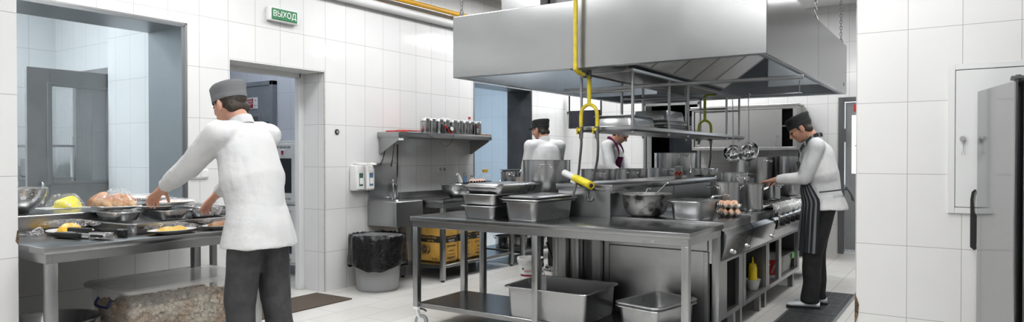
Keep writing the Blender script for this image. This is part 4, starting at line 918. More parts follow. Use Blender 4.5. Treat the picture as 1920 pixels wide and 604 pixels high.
# egg trays
def eggtray(lab, x, y, z, nx, ny, mname, grp, rz, tray_m='pulp', pitch=.047):
    tb = newbm(); w_, l_ = nx * pitch, ny * pitch
    N = 6; gx, gy = nx * N, ny * N; V = []
    for lay in (0, 1):
        V.append([[tb.verts.new(((i / N - nx / 2) * pitch, (j / N - ny / 2) * pitch, .021 + .020 * math.cos(2 * PI * i / N) * .5 + .020 * math.cos(2 * PI * j / N) * .5 - lay * .003)) for j in range(gy + 1)] for i in range(gx + 1)])
    for i in range(gx):
        for j in range(gy):
            tb.faces.new((V[0][i][j], V[0][i + 1][j], V[0][i + 1][j + 1], V[0][i][j + 1])); tb.faces.new((V[1][i][j + 1], V[1][i + 1][j + 1], V[1][i + 1][j], V[1][i][j]))
    for k in range(gx):
        for j_ in (0, gy):
            tb.faces.new((V[0][k][j_], V[1][k][j_], V[1][k + 1][j_], V[0][k + 1][j_]))
    for k in range(gy):
        for i_ in (0, gx):
            tb.faces.new((V[0][i_][k], V[0][i_][k + 1], V[1][i_][k + 1], V[1][i_][k]))
    return tag(obj('egg_tray', tb, tray_m, None, (x, y, z), rz, smooth=60), lab, 'egg tray', grp)
def egg(x, y, z, lab, m_, grp):
    b = newbm(); ball(b, (0, 0, 0), .0205, .0205, .028, 16)
    for v in b.verts:
        if v.co.z > 0: v.co.x *= 1 - v.co.z * 7; v.co.y *= 1 - v.co.z * 7
    return tag(obj('egg', b, m_, None, (x, y, z), 0, smooth=80), lab, 'egg', grp)
ex, ey, erz = -1.465, 5.12, R(33)
z0 = .8608
for k, lv in enumerate(('lower', 'upper')):
    zt = z0 + k * .058
    eggtray(lv + ' grey pulp egg tray on the steel unit beside the square pan', ex, ey, zt, 3, 3, 'egg', 'egg trays', erz)
    names = [['front left', 'front middle', 'front right'], ['middle left', 'centre', 'middle right'], ['back left', 'back middle', 'back right']]
    for i in range(3):
        for j in range(3):
            if (k == 1 and (i, j) in ((2, 0),)) : continue
            u, v_ = (i - 1) * .047, (j - 1) * .047
            egg(ex + u * math.cos(erz) - v_ * math.sin(erz), ey + u * math.sin(erz) + v_ * math.cos(erz), zt + .034, 'brown egg in the %s cup of the %s grey tray' % (names[j][i], lv), 'egg', 'brown eggs')
# mustard bottle in white bowl (second unit)
t = thing('mustard_bottle', 'yellow squeeze bottle standing in a white bowl in the island unit', 'bottle', (-1.505, 5.95, .1855 + .012))
b = newbm(); lathe(b, [(.001, 0), (.033, 0), (.036, .006), (.036, .17), (.034, .18), (.026, .19), (.001, .19)], 28); obj('bottle_body', b, 'mustard', t)
b = newbm(); lathe(b, [(.030, .182), (.030, .205), (.012, .21), (.008, .225), (.004, .26), (.001, .262)], 24, cap0=True); obj('nozzle_cap', b, 'mustard', t)
t = b = newbm(); lathe(b, [(.001, 0), (.040, 0), (.045, .01), (.062, .085), (.065, .088), (.060, .085), (.042, .012), (.001, .008)], 36); tag(obj('white_bowl', b, 'white', None, (-1.505, 5.95, .1855)), 'white plastic bowl holding the yellow squeeze bottle', 'bowl')
for (u_, yc) in ((u2, 5.72),):
    b = newbm(); loft(b, [(.30, .55, .02, .2), (.30, .55, .02, .2)][:1] + [(.30, .55, .02, .201)]); b.free()
b = newbm(); loft(b, [(.12, .34, .02, 0), (.14, .36, .02, .012), (.12, .34, .02, .004)]); tag(obj('steel_tray', b, 'pan', None, (-1.60, 5.54, .186), 0), 'steel tray lying in the island unit left of the mustard bottle', 'tray')
# things in the range's open base
t = thing('plastic_bucket', 'white plastic bucket with red and white print in the range base', 'bucket', (-1.535, 6.66, .1855)); b = newbm(); lathe(b, [(.001, 0), (.07, 0), (.08, .20), (.085, .20), (.085, .225), (.001, .228)], 32); obj('body', b, 'white', t)
b = newbm(); rings = []
for zz in (.03, .17): rings.append([b.verts.new(((.072 + zz * .05) * math.cos(a), (.072 + zz * .05) * math.sin(a), zz)) for a in [2 * PI * i / 32 for i in range(32)]])
skin(b, rings, False, False); pr0 = obj('red_print', b, 'redprint', t)
b = newbm()
for q in range(4):
    a = R(-100 + q * 40); prism_pts = []
    tube(b, smooth_path([(.0785 * math.cos(a), .0785 * math.sin(a), .05), (.080 * math.cos(a + .2), .080 * math.sin(a + .2), .10), (.082 * math.cos(a + .45), .082 * math.sin(a + .45), .13)], 4), .008, 6)
obj('white_swirl', b, 'white', pr0)
t = thing('food_container', 'translucent food container with dark lid and green clip in the range base', 'container', (-1.60, 7.10, .1855)); b = newbm(); loft(b, [(.24, .40, .03, 0), (.28, .44, .04, .15), (.29, .45, .04, .16), (.27, .43, .04, .16), (.24, .4, .03, .005)]); obj('body', b, 'pulp', t)
b = newbm(); loft(b, [(.30, .46, .04, .16), (.30, .46, .04, .175), (.26, .42, .04, .18)]); obj('lid', b, 'dark', t)
M['clipgreen'] = mat('green_clip', (.12, .45, .10), .4); b = newbm(); box(b, .146, .158, .10, .20, .11, .165, .003); obj('clip', b, 'clipgreen', t)
t = thing('sauce_jar', 'clear jar with orange sauce on the rolling table\'s lower shelf', 'jar', (-1.50, 7.85, .3005)); b = newbm(); lathe(b, [(.001, 0), (.085, 0), (.09, .02), (.09, .20), (.001, .20)], 32); obj('sauce', b, 'sauce', t); b = newbm(); lathe(b, [(.094, .0), (.095, .26), (.091, .26), (.0915, .0)], 32); obj('glass', b, 'glass', t); b = newbm(); lathe(b, [(.098, .24), (.098, .275), (.001, .28)], 32, cap0=True); obj('lid', b, 'dark', t)
pan('gastronorm_pan', 'deep steel pan on top of the rolling table', -1.72, 7.93, .8505, .33, .5, .15)
# floor items under the left line
t = thing('plastic_bucket', 'white plastic bucket with red stripe on the floor behind the work table', 'bucket', (-3.63, 5.83, 0)); b = newbm(); lathe(b, [(.001, 0), (.108, 0), (.122, .25), (.130, .25), (.132, .275), (.136, .28), (.134, .30), (.122, .30), (.116, .24), (.001, .23)], 40); obj('body', b, 'white', t)
def band(b, r0, r1, z0_, z1_, a0, a1, n=20): skin(b, [[b.verts.new((r * math.cos(R(a0 + (a1 - a0) * i / n)), r * math.sin(R(a0 + (a1 - a0) * i / n)), z)) for i in range(n + 1)] for r, z in ((r0, z0_), (r1, z1_))], False, False, closed=False)
b = newbm(); band(b, .1135, .1215, .09, .235, -115, -5); lb = obj('paper_label', b, 'signwhite', t); b = newbm(); band(b, .116, .1172, .125, .145, -115, -5); obj('red_stripe', b, 'maroon', lb)
text('label_lettering', 'МАЙОНЕЗ', .03, 'redprint', t, (.119 * math.cos(R(-58)), .119 * math.sin(R(-58)), .178), (PI / 2, 0, R(32)), .001, wx=.8)
b = newbm(); cyl(b, (.1225 * math.cos(R(-95)), .1225 * math.sin(R(-95)), .20), (.124 * math.cos(R(-95)), .124 * math.sin(R(-95)), .20), .010, 12); obj('round_mark', b, 'ink', lb)
t = thing('steel_bucket', 'steel pail with a black stick on the floor beside the white bucket', 'bucket', (-3.20, 5.62, 0)); b = newbm(); lathe(b, [(.001, 0), (.11, 0), (.13, .24), (.136, .245), (.128, .245), (.107, .01), (.001, .006)], 36); obj('body', b, 'chrome', t)
b = newbm(); cyl(b, (.04, .03, .02), (-.10, -.03, .50), .011, 10); obj('stick', b, 'black', t); b = newbm(); lathe(b, [(.001, .20), (.122, .20)], 30); obj('dark_liquid', b, 'ink', t)
# yellow film roll on the spine
t = thing('film_roll', 'yellow and white roll of cling film lying across the front end of the spine', 'roll', (-2.47, 4.66, 1.142)); A = Vector((-.20, .14, .03)); B_ = Vector((.17, -.13, -.05))
b = newbm(); cyl(b, A + (B_ - A) * .42, B_, .030, 28); obj('yellow_section', b, 'lemon', t); b = newbm(); cyl(b, A, A + (B_ - A) * .44, .0275, 28); obj('film_section', b, 'white', t)
b = newbm(); cyl(b, B_ - (B_ - A).normalized() * .01, B_ + (B_ - A).normalized() * .004, .020, 20); obj('cardboard_core', b, 'carton', t); b = newbm(); cyl(b, B_, B_ + (B_ - A).normalized() * .006, .014, 20); obj('core_hole', b, 'ink', t)
# left side counter
t = thing('mixing_bowl', 'wide steel bowl on the side counter in front of the tiled wall', 'bowl', (-4.73, 6.05, .8505)); b = newbm(); lathe(b, [(.001, 0), (.07, 0), (.12, .035), (.165, .09), (.178, .14), (.188, .143), (.188, .147), (.174, .145), (.158, .09), (.11, .038), (.001, .006)], 44); obj('bowl_body', b, 'pot', t)
pan('egg_box', 'dark open box holding pink eggs and seasonings on the side counter', -4.86, 6.55, .8505, .26, .36, .15, 0, None, 'ink', 'box')
tr = eggtray('pink egg tray resting in the dark box on the side counter', -4.80, 6.53, .985, 2, 5, 'eggpale', None, 0, 'ink', .05)
for i in range(2):
    for j in range(5): egg(-4.80 + (i - .5) * .05, 6.53 + (j - 2) * .05, 1.016, 'pink egg, %s row, %s of the dark box' % (('wall side', 'aisle side')[i], ('nearest end', 'second cup from the near end', 'middle', 'second cup from the far end', 'far end')[j]), 'eggpale', 'pink eggs')
t = thing('oil_bottle', 'large clear oil bottle with yellow cap on the side counter', 'bottle', (-4.90, 6.82, .8505)); b = newbm(); lathe(b, [(.001, 0), (.075, 0), (.08, .02), (.08, .20), (.06, .235), (.03, .25), (.03, .27)], 32, cap1=True); obj('bottle_body', b, 'glass', t)
M['cap'] = mat('amber_cap', (.7, .42, .02), .35); b = newbm(); lathe(b, [(.034, .262), (.034, .295), (.001, .297)], 24, cap0=True); obj('cap', b, 'cap', t)
b = newbm(); tube(b, smooth_path([(0, -.035, .285), (0, -.04, .30), (0, .0, .305), (0, .1, .305)], 4), .005, 8); obj('carry_handle', b, 'pulp', t)
b = newbm(); lathe(b, [(.081, .06), (.081, .16)], 28); obj('paper_label', b, 'bottleblue', t)
for (x, y, hh, m_, lab) in ((-4.93, 6.36, .13, 'white', 'white folded paper cone at the wall end of the dark box'), (-4.92, 6.45, .125, 'bottleblue', 'dark blue pepper mill beside the folded paper'), (-4.93, 6.60, .10, 'pulp', 'pale shaker in front of the oil bottle')):
    t = thing('shaker' if m_ != 'white' else 'paper_cone', lab, 'shaker' if m_ != 'white' else 'paper', (x, y, 1.003)); b = newbm()
    if m_ == 'white': tube(b, [(0, .02, 0), (0, -.02, hh * .7), (0, -.05, hh * .75)], [.028, .012, .016], 8); obj('folded_sheet', b, m_, t)
    else:
        lathe(b, [(.001, 0), (.024, 0), (.022, hh * .6), (.001, hh * .6)], 20); obj('body', b, m_, t); b = newbm(); lathe(b, [(.02, hh * .6), (.024, hh * .7), (.02, hh * .85), (.001, hh * .9)], 20, cap0=True); obj('cap', b, 'steel', t)
pot('narrow steel pot on the far side counter, holding a long ladle', -4.72, 7.10, .8505, .115, .27, -50, 'pots on the far side counter', hw=.03)
b = newbm(); tube(b, smooth_path([(-.05, -.02, .0), (.05, .08, .2), (.14, .22, .38), (.16, .25, .41), (.18, .27, .385)], 6), .005, 8); tag(obj('long_ladle', b, 'chrome', None, (-4.72, 7.10, .87)), 'long steel ladle leaning out of the narrow pot by the blue opening', 'ladle')
t = pan('roasting_pan', 'wide dark roasting pan at the end of the far side counter', -4.80, 7.62, 1.0, .44, .62, .14, 0, None, 'dark'); b = newbm(); box(b, -.25, .25, -.28, .28, -.1495, -.001, .01); obj('lower_tray', b, 'steel', t)
t = pot('round saucepan in front of the roasting pan, next to the big stock pot', -4.55, 7.05, .8505, .12, .21, 0, 'pots on the far side counter')
# things on the lower shelves at the left
for k, (y0, lab) in enumerate(((5.70, 'first yellow carton pack with black band, nearest the waste bin on the lower shelf'), (5.96, 'second yellow carton pack with black band on the lower shelf'), (6.22, 'third yellow carton pack with black band, farthest on the lower shelf'))):
    t = thing('oil_carton', lab, 'carton', (-4.84, y0 + .12, .1705), R((0, 2, -2)[k]), 'yellow oil cartons'); hw_, hl_, hh = .21, .12, .37
    b = newbm(); box(b, -hw_, hw_, -hl_, hl_, .0, hh, .018, 3); bmesh.ops.subdivide_edges(b, edges=[e for e in b.edges if e.calc_length() > .1], cuts=6, use_grid_fill=True); crumple(b, .004, 12, k); obj('wrapped_pack', b, 'carton', t, smooth=50)
    b = newbm(); box(b, -hw_ - .004, hw_ + .004, -hl_ - .004, hl_ + .004, .205, .295, .018, 2); bd = obj('black_band', b, 'ink', t)
    fx = hw_ + .0055
    text('band_lettering', 'ПОДСОЛНЕЧНОЕ', .018, 'carton', t, (fx, 0, .265), (PI / 2, 0, PI / 2), .0006); text('band_lettering', 'МАСЛО', .026, 'signwhite', t, (fx, 0, .232), (PI / 2, 0, PI / 2), .0006)
    text('side_lettering', 'ПОДСОЛНЕЧНОЕ', .026, 'carton', t, (0, -hl_ - .0055, .262), (PI / 2, 0, 0), .0006); text('side_lettering', 'МАСЛО', .024, 'carton', t, (.03, -hl_ - .0055, .228), (PI / 2, 0, 0), .0006)
    text('size_lettering', '3×5L', .045, 'ink', t, (.09, -hl_ - .0055, .035), (PI / 2, 0, 0), .0006)
    b = newbm()
    for (zz, w_) in ((.18, .16), (.17, .13), (.13, .07), (.12, .09), (.085, .12), (.055, .15), (.046, .13)): box(b, fx - .005, fx - .0025, -w_ / 2, w_ / 2, zz - .002, zz + .002)
    obj('small_print', b, 'ink', t, smooth=0)
    b = newbm(); cx_ = -.06
    cyl(b, (cx_, -hl_ - .003, .135), (cx_, -hl_ - .0055, .135), .042, 24)
    for q in range(18):
        a = 2 * PI * q / 18; p0 = Vector((cx_ + .05 * math.cos(a), 0, .135 + .045 * math.sin(a))); p1 = Vector((cx_ + .095 * math.cos(a + .15), 0, .135 + .062 * math.sin(a + .15)))
        n_ = Vector((-(p1 - p0).z, 0, (p1 - p0).x)).normalized() * .007; mp_ = (p0 + p1) / 2
        pts = [p0, mp_ + n_, p1, mp_ - n_]; va = [b.verts.new((p.x, -hl_ - .0055, p.z)) for p in pts]; vb = [b.verts.new((p.x, -hl_ - .003, p.z)) for p in pts]; skin(b, [va, vb])
    obj('sunflower_print', b, 'sooty' if 0 else 'plaster', t, smooth=0)
x, y = -4.80, 7.25; pot('wide steel pan on the far side counter\'s lower shelf', x, y, .1705, .20, .14, 20, 'pans on the lower shelf', name='sauteuse')
t = b = newbm(); lathe(b, [(.001, 0), (.10, 0), (.18, .09), (.186, .09), (.10, .006), (.001, .005)], 32); tag(obj('white_basin', b, 'white', None, (-4.78, 7.75, .1705)), 'shallow white basin on the far side counter\'s lower shelf', 'basin')
# canisters and clutter on the wall shelf
ZS = 1.5605
xs = []
cans = [(-4.955, 5.78), (-4.965, 5.90), (-4.955, 6.02), (-4.965, 6.14), (-4.945, 6.26), (-4.955, 6.38), (-4.955, 6.50), (-4.965, 6.62), (-4.96, 6.735)]
ords = ['nearest the camera end', 'second from the near end', 'third from the near end', 'fourth from the near end', 'middle one', 'fourth from the far end', 'third from the far end', 'second from the far end', 'at the far end']
def canister():
    t = thing('steel_canister', '', 'canister', (0, 0, ZS), 0, 'steel canisters on the wall shelf')
    b = newbm(); lathe(b, [(.001, 0), (.053, 0), (.055, .004), (.055, .125), (.051, .13), (.001, .13)], 32); obj('body', b, 'pot', t)
    b = newbm(); lathe(b, [(.051, .13), (.057, .132), (.057, .158), (.054, .163), (.001, .165)], 32, cap0=True); obj('lid', b, 'chrome', t); return t
c0 = canister()
for k, (x, y) in enumerate(cans):
    lab = 'polished steel canister on the wall shelf, ' + ords[k]
    if k == 0: c0.location = (x, y, ZS); c0['label'] = lab
    else: dup(c0, lab, (x, y, ZS), R(k * 37))
t = thing('kitchen_timer', 'black hand mixer bowl guard with red trim leaning on the canisters', 'utensil', (-4.885, 6.10, ZS)); b = newbm(); lathe(b, [(.001, 0), (.035, .0), (.045, .02), (.04, .04), (.001, .045)], 28, sx=.9, sy=.9); bmesh.ops.rotate(b, verts=b.verts, cent=(0, 0, 0), matrix=Matrix.Rotation(R(80), 3, 'Y')); bmesh.ops.translate(b, verts=b.verts, vec=(-.0, 0, .05)); obj('black_dish', b, 'black', t)
t.name = 'wall_torch'; t['label'] = 'black round torch with bright lens and red rim on the wall shelf'; t['category'] = 'torch'
b = newbm(); cyl(b, (.040, 0, .055), (.052, 0, .056), .022, 24); obj('lens', b, 'signwhite', t); b = newbm(); tube(b, [(.035, .045 * math.cos(PI + i * PI / 10), .05 + .045 * math.sin(PI + i * PI / 10)) for i in range(11)], .006, 8); obj('red_rim', b, 'red', t)
b = newbm(); tube(b, smooth_path([(-.02, -.05, .10), (.0, -.03, .06), (.02, -.01, .02)], 4), .008, 8); obj('red_strap', b, 'red', t)
b = newbm(); prism(b, [(-.0, .0), (.04, .0), (.03, .07), (.0, .11)], 'y', -.012, .012); tag(obj('black_holder', b, 'black', None, (-4.90, 6.0, ZS), R(20)), 'black angular holder beside the torch on the wall shelf', 'holder')
t = thing('plastic_bottle', 'clear plastic bottle with red cap behind the far canisters', 'bottle', (-5.06, 6.72, ZS)); b = newbm(); lathe(b, [(.001, 0), (.036, 0), (.036, .15), (.014, .195), (.014, .205)], 28, cap1=True); obj('bottle_body', b, 'glass', t); b = newbm(); lathe(b, [(.017, .20), (.017, .225), (.001, .226)], 20, cap0=True); obj('cap', b, 'red', t)
t = thing('phone_handset', 'black cordless phone standing on the wall shelf', 'phone', (-4.875, 6.62, ZS)); b = newbm(); box(b, -.012, .012, -.025, .025, .0, .12, .006, 2); obj('body', b, 'black', t)
b = newbm()
for i in range(3):
    for j in range(3): box(b, .0115, .014, -.016 + i * .012, -.008 + i * .012, .02 + j * .022, .03 + j * .022, .001)
obj('keypad', b, 'signwhite', t); b = newbm(); box(b, .0115, .0135, -.014, .014, .09, .11, .001); obj('display', b, 'maroon', t)
b = newbm(); box(b, -.07, .10, -.16, .0, .0, .014, .003); box(b, -.06, .08, -.02, .24, .014, .024, .003); o = obj('red_tray', b, 'red', None, (-4.98, 5.42, ZS)); tag(o, 'flat red plastic tray at the near end of the wall shelf', 'tray')
b = newbm(); tube(b, smooth_path([(.30, -.50, .06), (.32, -.35, .01), (.322, -.2, -.05), (.322, -.12, -.085), (.322, -.02, -.04), (.30, .05, .057), (.2, .1, .062)], 6), .0025, 6); tag(obj('cable', b, 'black', None, (W, 6.10, 1.505)), 'thin black cable drooping over the edge of the wall shelf', 'cable')
b = newbm(); tube(b, smooth_path([(0, 0, .006), (.05, .05, .012), (.02, .1, .01), (.06, .14, .006)], 5), .006, 6); tag(obj('cable', b, 'black', None, (-4.95, 6.80, ZS)), 'coiled black cord end on the far corner of the wall shelf', 'cable')
b = newbm(); box(b, -.03, .03, -.07, .07, 0, .012, .003); crumple(b, .006, 30); tag(obj('folded_rag', b, 'bread', None, (-4.90, 6.81, ZS + .004)), 'small patterned rag on the far end of the wall shelf', 'rag')
b = newbm(); tube(b, [(0, -.08, .01), (0, .08, .01)], .010, 10); tag(obj('white_tube', b, 'white', None, (-5.0, 6.21, ZS + .1655)), 'white rolled item lying on top of the canisters', 'roll')
# hanging brushes under the shelf
for k, (y, L, tilt, lab) in enumerate(((5.36, .22, -.10, 'short black handled utensil hanging left under the wall shelf'), (5.47, .24, -.05, 'second black handled utensil hanging under the wall shelf'), (5.52, .36, 0, 'long black straight rod hanging under the wall shelf'))):
    t = thing('hanging_utensil', lab, 'utensil', (W + .03, y, 1.44 if k < 2 else 1.44), 0, 'utensils under the wall shelf')
    b = newbm(); tube(b, [(0, 0, .0), (0, tilt * .6, -L * .7), (0, tilt, -L)], [.003, .004, .008] if k < 2 else [.007, .006, .003], 8); obj('shaft', b, 'black', t)
    b = newbm(); tube(b, smooth_path([(0, 0, 0), (0, .01, .02), (-.02, .0, .025)], 3), .003, 6); obj('hook', b, 'steel', t)
    if k == 2: b = newbm(); box(b, -.006, .006, -.035, .035, -.004, .004, .001); cyl(b, (0, 0, 0), (0, .005, .10), .012, 8); obj('white_grip', b, 'white', t)

# ------------------------------------------------------------------ left prep table
def film(bm_, amp=.006, f=22, seed=3): crumple(bm_, amp, f, seed); return bm_
def oval_plate(lab, x, y, z, a, c, rz=0, grp='white plates'):
    b = newbm(); lathe(b, [(.001, .0), (.55, .0), (.60, .004), (.98, .020), (1., .023), (.98, .025), (.60, .009), (.001, .006)], 44, sx=a, sy=c)
    return tag(obj('plate', b, 'china', None, (x, y, z), rz), lab, 'plate', grp)
def heap(name, lab, cat, m_, x, y, z, a, c, h_, rz=0, amp=.008, f=25, grp=None, seed=0):
    b = newbm(); rings = []
    ball(b, (0, 0, 0), a, c, h_, 28)
    for v in b.verts: v.co.z = max(v.co.z, 0)
    bmesh.ops.remove_doubles(b, verts=b.verts, dist=.0004)
    for v in b.verts:
        if v.co.z > .001: v.co += noise.noise_vector(v.co * f + Vector((seed, seed, 0))) * amp; v.co.z = max(v.co.z, .001)
    return tag(obj(name, b, m_, None, (x, y, z), rz, smooth=80), lab, cat, grp)
TP = .8505
tray = pan('baking_tray', 'large steel tray on the prep table carrying wrapped food', -4.29, 2.43, TP, .52, .66, .062)
pan('gastronorm_pan', 'dark film covered pan at the near end of the large tray', -4.37, 2.21, .9135, .30, .17, .055, 0, 'pans on the large tray')
pan('gastronorm_pan', 'steel pan with plates on it, in the middle of the large tray', -4.22, 2.42, .9135, .30, .20, .06, 0, 'pans on the large tray')
pan('gastronorm_pan', 'long film covered pan at the far end of the large tray', -4.32, 2.68, .9135, .38, .24, .065, 0, 'pans on the large tray')
def filmcap(lab, x, y, z, w_, l_, h_, rz=0):
    b = newbm(); N = 22; V = [[b.verts.new(((i / N - .5) * w_, (j / N - .5) * l_, h_ * (1 - abs(2 * i / N - 1) ** 4) * (1 - abs(2 * j / N - 1) ** 4) - (.012 if i in (0, N) or j in (0, N) else 0))) for j in range(N + 1)] for i in range(N + 1)]
    for i in range(N):
        for j in range(N): b.faces.new((V[i][j], V[i + 1][j], V[i + 1][j + 1], V[i][j + 1]))
    crumple(b, .007, 30, x * 10); return tag(obj('cling_film', b, 'film', None, (x, y, z), rz, smooth=30), lab, 'film', 'cling film wraps')
filmcap('cling film stretched over the dark pan at the near end of the tray', -4.37, 2.21, .974, .34, .21, .012)
filmcap('cling film over the long pan at the far end of the tray', -4.32, 2.69, .985, .42, .28, .015)
filmcap('crumpled cling film hanging over the tray edge near the cook', -4.06, 2.62, .95, .18, .22, .03, R(20))
oval_plate('white plate under the wrapped bread', -4.40, 2.22, .976, .16, .13, 0)
bz = 1.0
for k, (dx, dy, a, c, lab) in enumerate(((-.02, -.07, .13, .05, 'browned bread loaf at the left inside the plastic bag'), (.02, .035, .125, .045, 'pale bread loaf at the right inside the plastic bag'), (.06, -.02, .08, .045, 'small bread loaf in front inside the plastic bag'))):
    heap('bread_loaf', lab, 'bread', 'bread', -4.42 + dx, 2.21 + dy, bz, a, c, .08 - .01 * k, R(10 * k), .016, 18, 'bread loaves in the bag', k)
heap('plastic_bag', 'clear plastic bag wrapped around the bread on the tray', 'bag', 'film', -4.41, 2.22, .9995, .165, .135, .105, 0, .018, 12, None, 5)
oval_plate('white plate peeking out under the meat plate on the tray', -4.24, 2.37, .976, .15, .12, 0)
oval_plate('white plate with sliced meat on top of the middle pan', -4.22, 2.46, .998, .16, .13, 0)
oval_plate('white plate tilted behind the meat plate on the tray', -4.40, 2.40, .976 + .045, .14, .12, 0)
heap('sliced_meat', 'pinkish sliced meat on the upper white plate of the tray', 'meat', 'meat', -4.22, 2.46, 1.006, .10, .085, .022, 0, .01, 30)
filmcap('cling film over the sliced meat plate', -4.22, 2.46, 1.024, .27, .24, .014)
heap('rolled_pancake', 'pale food roll on the plate behind the meat', 'food', 'bread', -4.38, 2.43, 1.029, .05, .03, .03, R(30), .005, 20)
filmcap('cling film over the plate behind the meat', -4.40, 2.41, 1.043, .26, .22, .02)
for (x, y, a, c, lab, fl, fr_) in ((-4.36, 1.93, .15, .115, 'white plate with a yellow omelette at the near end of the prep table', 'folded yellow omelette on the near white plate', (.075, .06, .055)), (-3.905, 2.285, .085, .145, 'white plate with yellow omelette strips at the front edge of the prep table', 'sliced yellow omelette on the front white plate', (.05, .095, .032)), (-3.91, 2.60, .085, .115, 'white plate with orange food near the cook on the prep table', 'orange brown fritters on the plate near the cook', (.055, .08, .04))):
    oval_plate(lab, x, y, TP, a, c)
    heap('omelette', fl, 'food', 'omelette' if 'yellow' in fl else 'bread', x, y, TP + .010, *fr_, 0, .008, 35, None, y)
    filmcap('cling film over the ' + ('folded omelette at the near end' if a > .1 else 'omelette strips at the front edge' if y < 2.5 else 'orange brown fritters near the cook'), x, y, TP + .012 + fr_[2], a * 1.9, c * 1.9, .016)
heap('cling_film_scrap', 'loose cling film scrap left of the near plate', 'film', 'film', -4.47, 1.80, TP, .05, .05, .04, 0, .02, 25)
# tongs / slicer on the prep table
t = thing('steel_tongs', 'pair of steel tongs with black grips lying at the front of the prep table', 'tongs', (-4.06, 1.87, TP), R(14))
b = newbm()
for s_ in (-1, 1): box(b, -.03, .03, -.0, .0, 0, 0) if 0 else box(b, -.165, .14, s_ * .018 - .003, s_ * .018 + .003, .006, .032, .002, rot=Matrix.Rotation(R(s_ * 3), 4, 'Z'))
obj('arm', b, 'chrome', t); b = newbm(); box(b, .06, .19, -.028, .028, .004, .040, .008, 2); obj('steel_clasp', b, 'chrome', t); b = newbm(); box(b, .08, .17, -.0295, -.027, .014, .028, .003); obj('clasp_slot', b, 'ink', t)
b = newbm(); box(b, -.18, -.02, -.045, -.012, .002, .034, .008, 2); box(b, -.15, .01, .012, .045, .006, .055, .008, 2); obj('grip', b, 'black', t)
b = newbm(); box(b, .12, .18, .05, .08, 0, .045, .006); tag(obj('black_clip', b, 'black', None, (-4.10, 1.93, TP), R(14)), 'small black block beside the steel tongs', 'clip')
b = newbm(); box(b, -.11, .10, -.014, .014, .001, .003, .0008); prism(b, [(-.11, -.014), (-.14, -.003), (-.11, .014)], 'z', .001, .003); tag(obj('table_knife', b, 'chrome', None, (-4.05, 1.78, TP), R(10)), 'thin steel knife in front of the tongs', 'knife')
# on the sill
SZ = .9585
t = thing('film_covered_bowl', 'steel bowl covered with cling film at the near end of the sill', 'bowl', (-4.85, 1.84, SZ)); b = newbm(); lathe(b, [(.001, 0), (.07, 0), (.12, .04), (.158, .10), (.165, .145), (.17, .15), (.16, .148), (.15, .1), (.11, .04), (.001, .008)], 44); obj('bowl_body', b, 'pot', t)
b = newbm(); lathe(b, [(.001, .152), (.12, .153), (.171, .153), (.176, .13), (.172, .10), (.160, .075)], 48); film(b, .006, 25); obj('film_cover', b, 'film', t, smooth=60)
heap('yellow_peppers', 'bright yellow peppers wrapped in cling film on the sill', 'food', 'lemon', -5.05, 2.22, SZ + .006, .095, .085, .075, 0, .02, 11)
b = newbm(); box(b, -.11, .11, -.16, .12, 0, .005, .002); tag(obj('foam_tray', b, 'china', None, (-5.05, 2.20, SZ)), 'thin white tray under the yellow peppers', 'tray')
heap('cling_film', 'glossy cling film over the yellow peppers', 'film', 'film', -5.05, 2.21, SZ + .0055, .125, .11, .09, 0, .02, 14, 'cling film wraps', 8)
# under the prep table
t = thing('storage_box', 'large clear plastic storage box filled with bread cubes under the prep table', 'box', (-4.24, 2.47, .1305)); BW, BL, BH = .50, .78, .42
b = newbm(); loft(b, [(BW - .08, BL - .08, .05, 0), (BW - .07, BL - .07, .05, .004), (BW, BL, .06, BH - .05), (BW + .03, BL + .03, .06, BH - .05), (BW + .03, BL + .03, .06, BH - .03), (BW - .006, BL - .006, .06, BH - .03), (BW - .076, BL - .076, .05, .007)]); obj('body', b, 'clearplastic', t)
b = newbm(); loft(b, [(BW + .05, BL + .05, .06, BH - .04), (BW + .055, BL + .055, .06, BH - .02), (BW + .03, BL + .03, .06, BH - .01), (BW - .03, BL - .03, .06, BH - .018), (BW - .04, BL - .04, .06, BH - .018)]); obj('lid', b, 'lidplastic', t)
M['bluehandle'] = mat('navy_handle', (.02, .025, .10), .4)
b = newbm(); tube(b, smooth_path([(-.07, -BL / 2 - .015, BH - .085), (-.075, -BL / 2 - .03, BH - .11), (-.06, -BL / 2 - .035, BH - .13), (.06, -BL / 2 - .035, BH - .13), (.075, -BL / 2 - .03, BH - .11), (.07, -BL / 2 - .015, BH - .085)], 4), .008, 8); obj('handle', b, 'bluehandle', t)
b = newbm(); random.seed(3)
for i in range(1500):
    zz = random.uniform(.02, .30); q = zz / BH; ww = (BW - .10 + .06 * q) / 2 - .014; ll = (BL - .10 + .06 * q) / 2 - .014
    side = random.random()
    if zz < .275:
        if side < .55: xx, yy = ww - random.uniform(0, .02), random.uniform(-ll, ll)
        elif side < .9: xx, yy = random.uniform(-ww, ww), -ll + random.uniform(0, .02)
        else: xx, yy = random.uniform(-ww, ww), ll
    else: xx, yy = random.uniform(-ww, ww), random.uniform(-ll, ll)
    s_ = random.uniform(.010, .016); rt_ = Matrix.Rotation(random.uniform(0, 3), 4, Vector((random.random(), random.random(), random.random() + .1)).normalized())
    box(b, xx - s_ / 1.3, xx + s_ / 1.3, yy - s_ / 1.3, yy + s_ / 1.3, zz - s_ / 1.3, zz + s_ / 1.3, 0, rot=rt_)
box(b, -.18, .18, -.32, .32, .012, .28)
tag(obj('bread_cubes', b, 'crouton', None, (-4.24, 2.47, .1305), 0, smooth=0), 'heap of pale toasted bread cubes inside the clear storage box', 'bread cubes', kind='stuff')
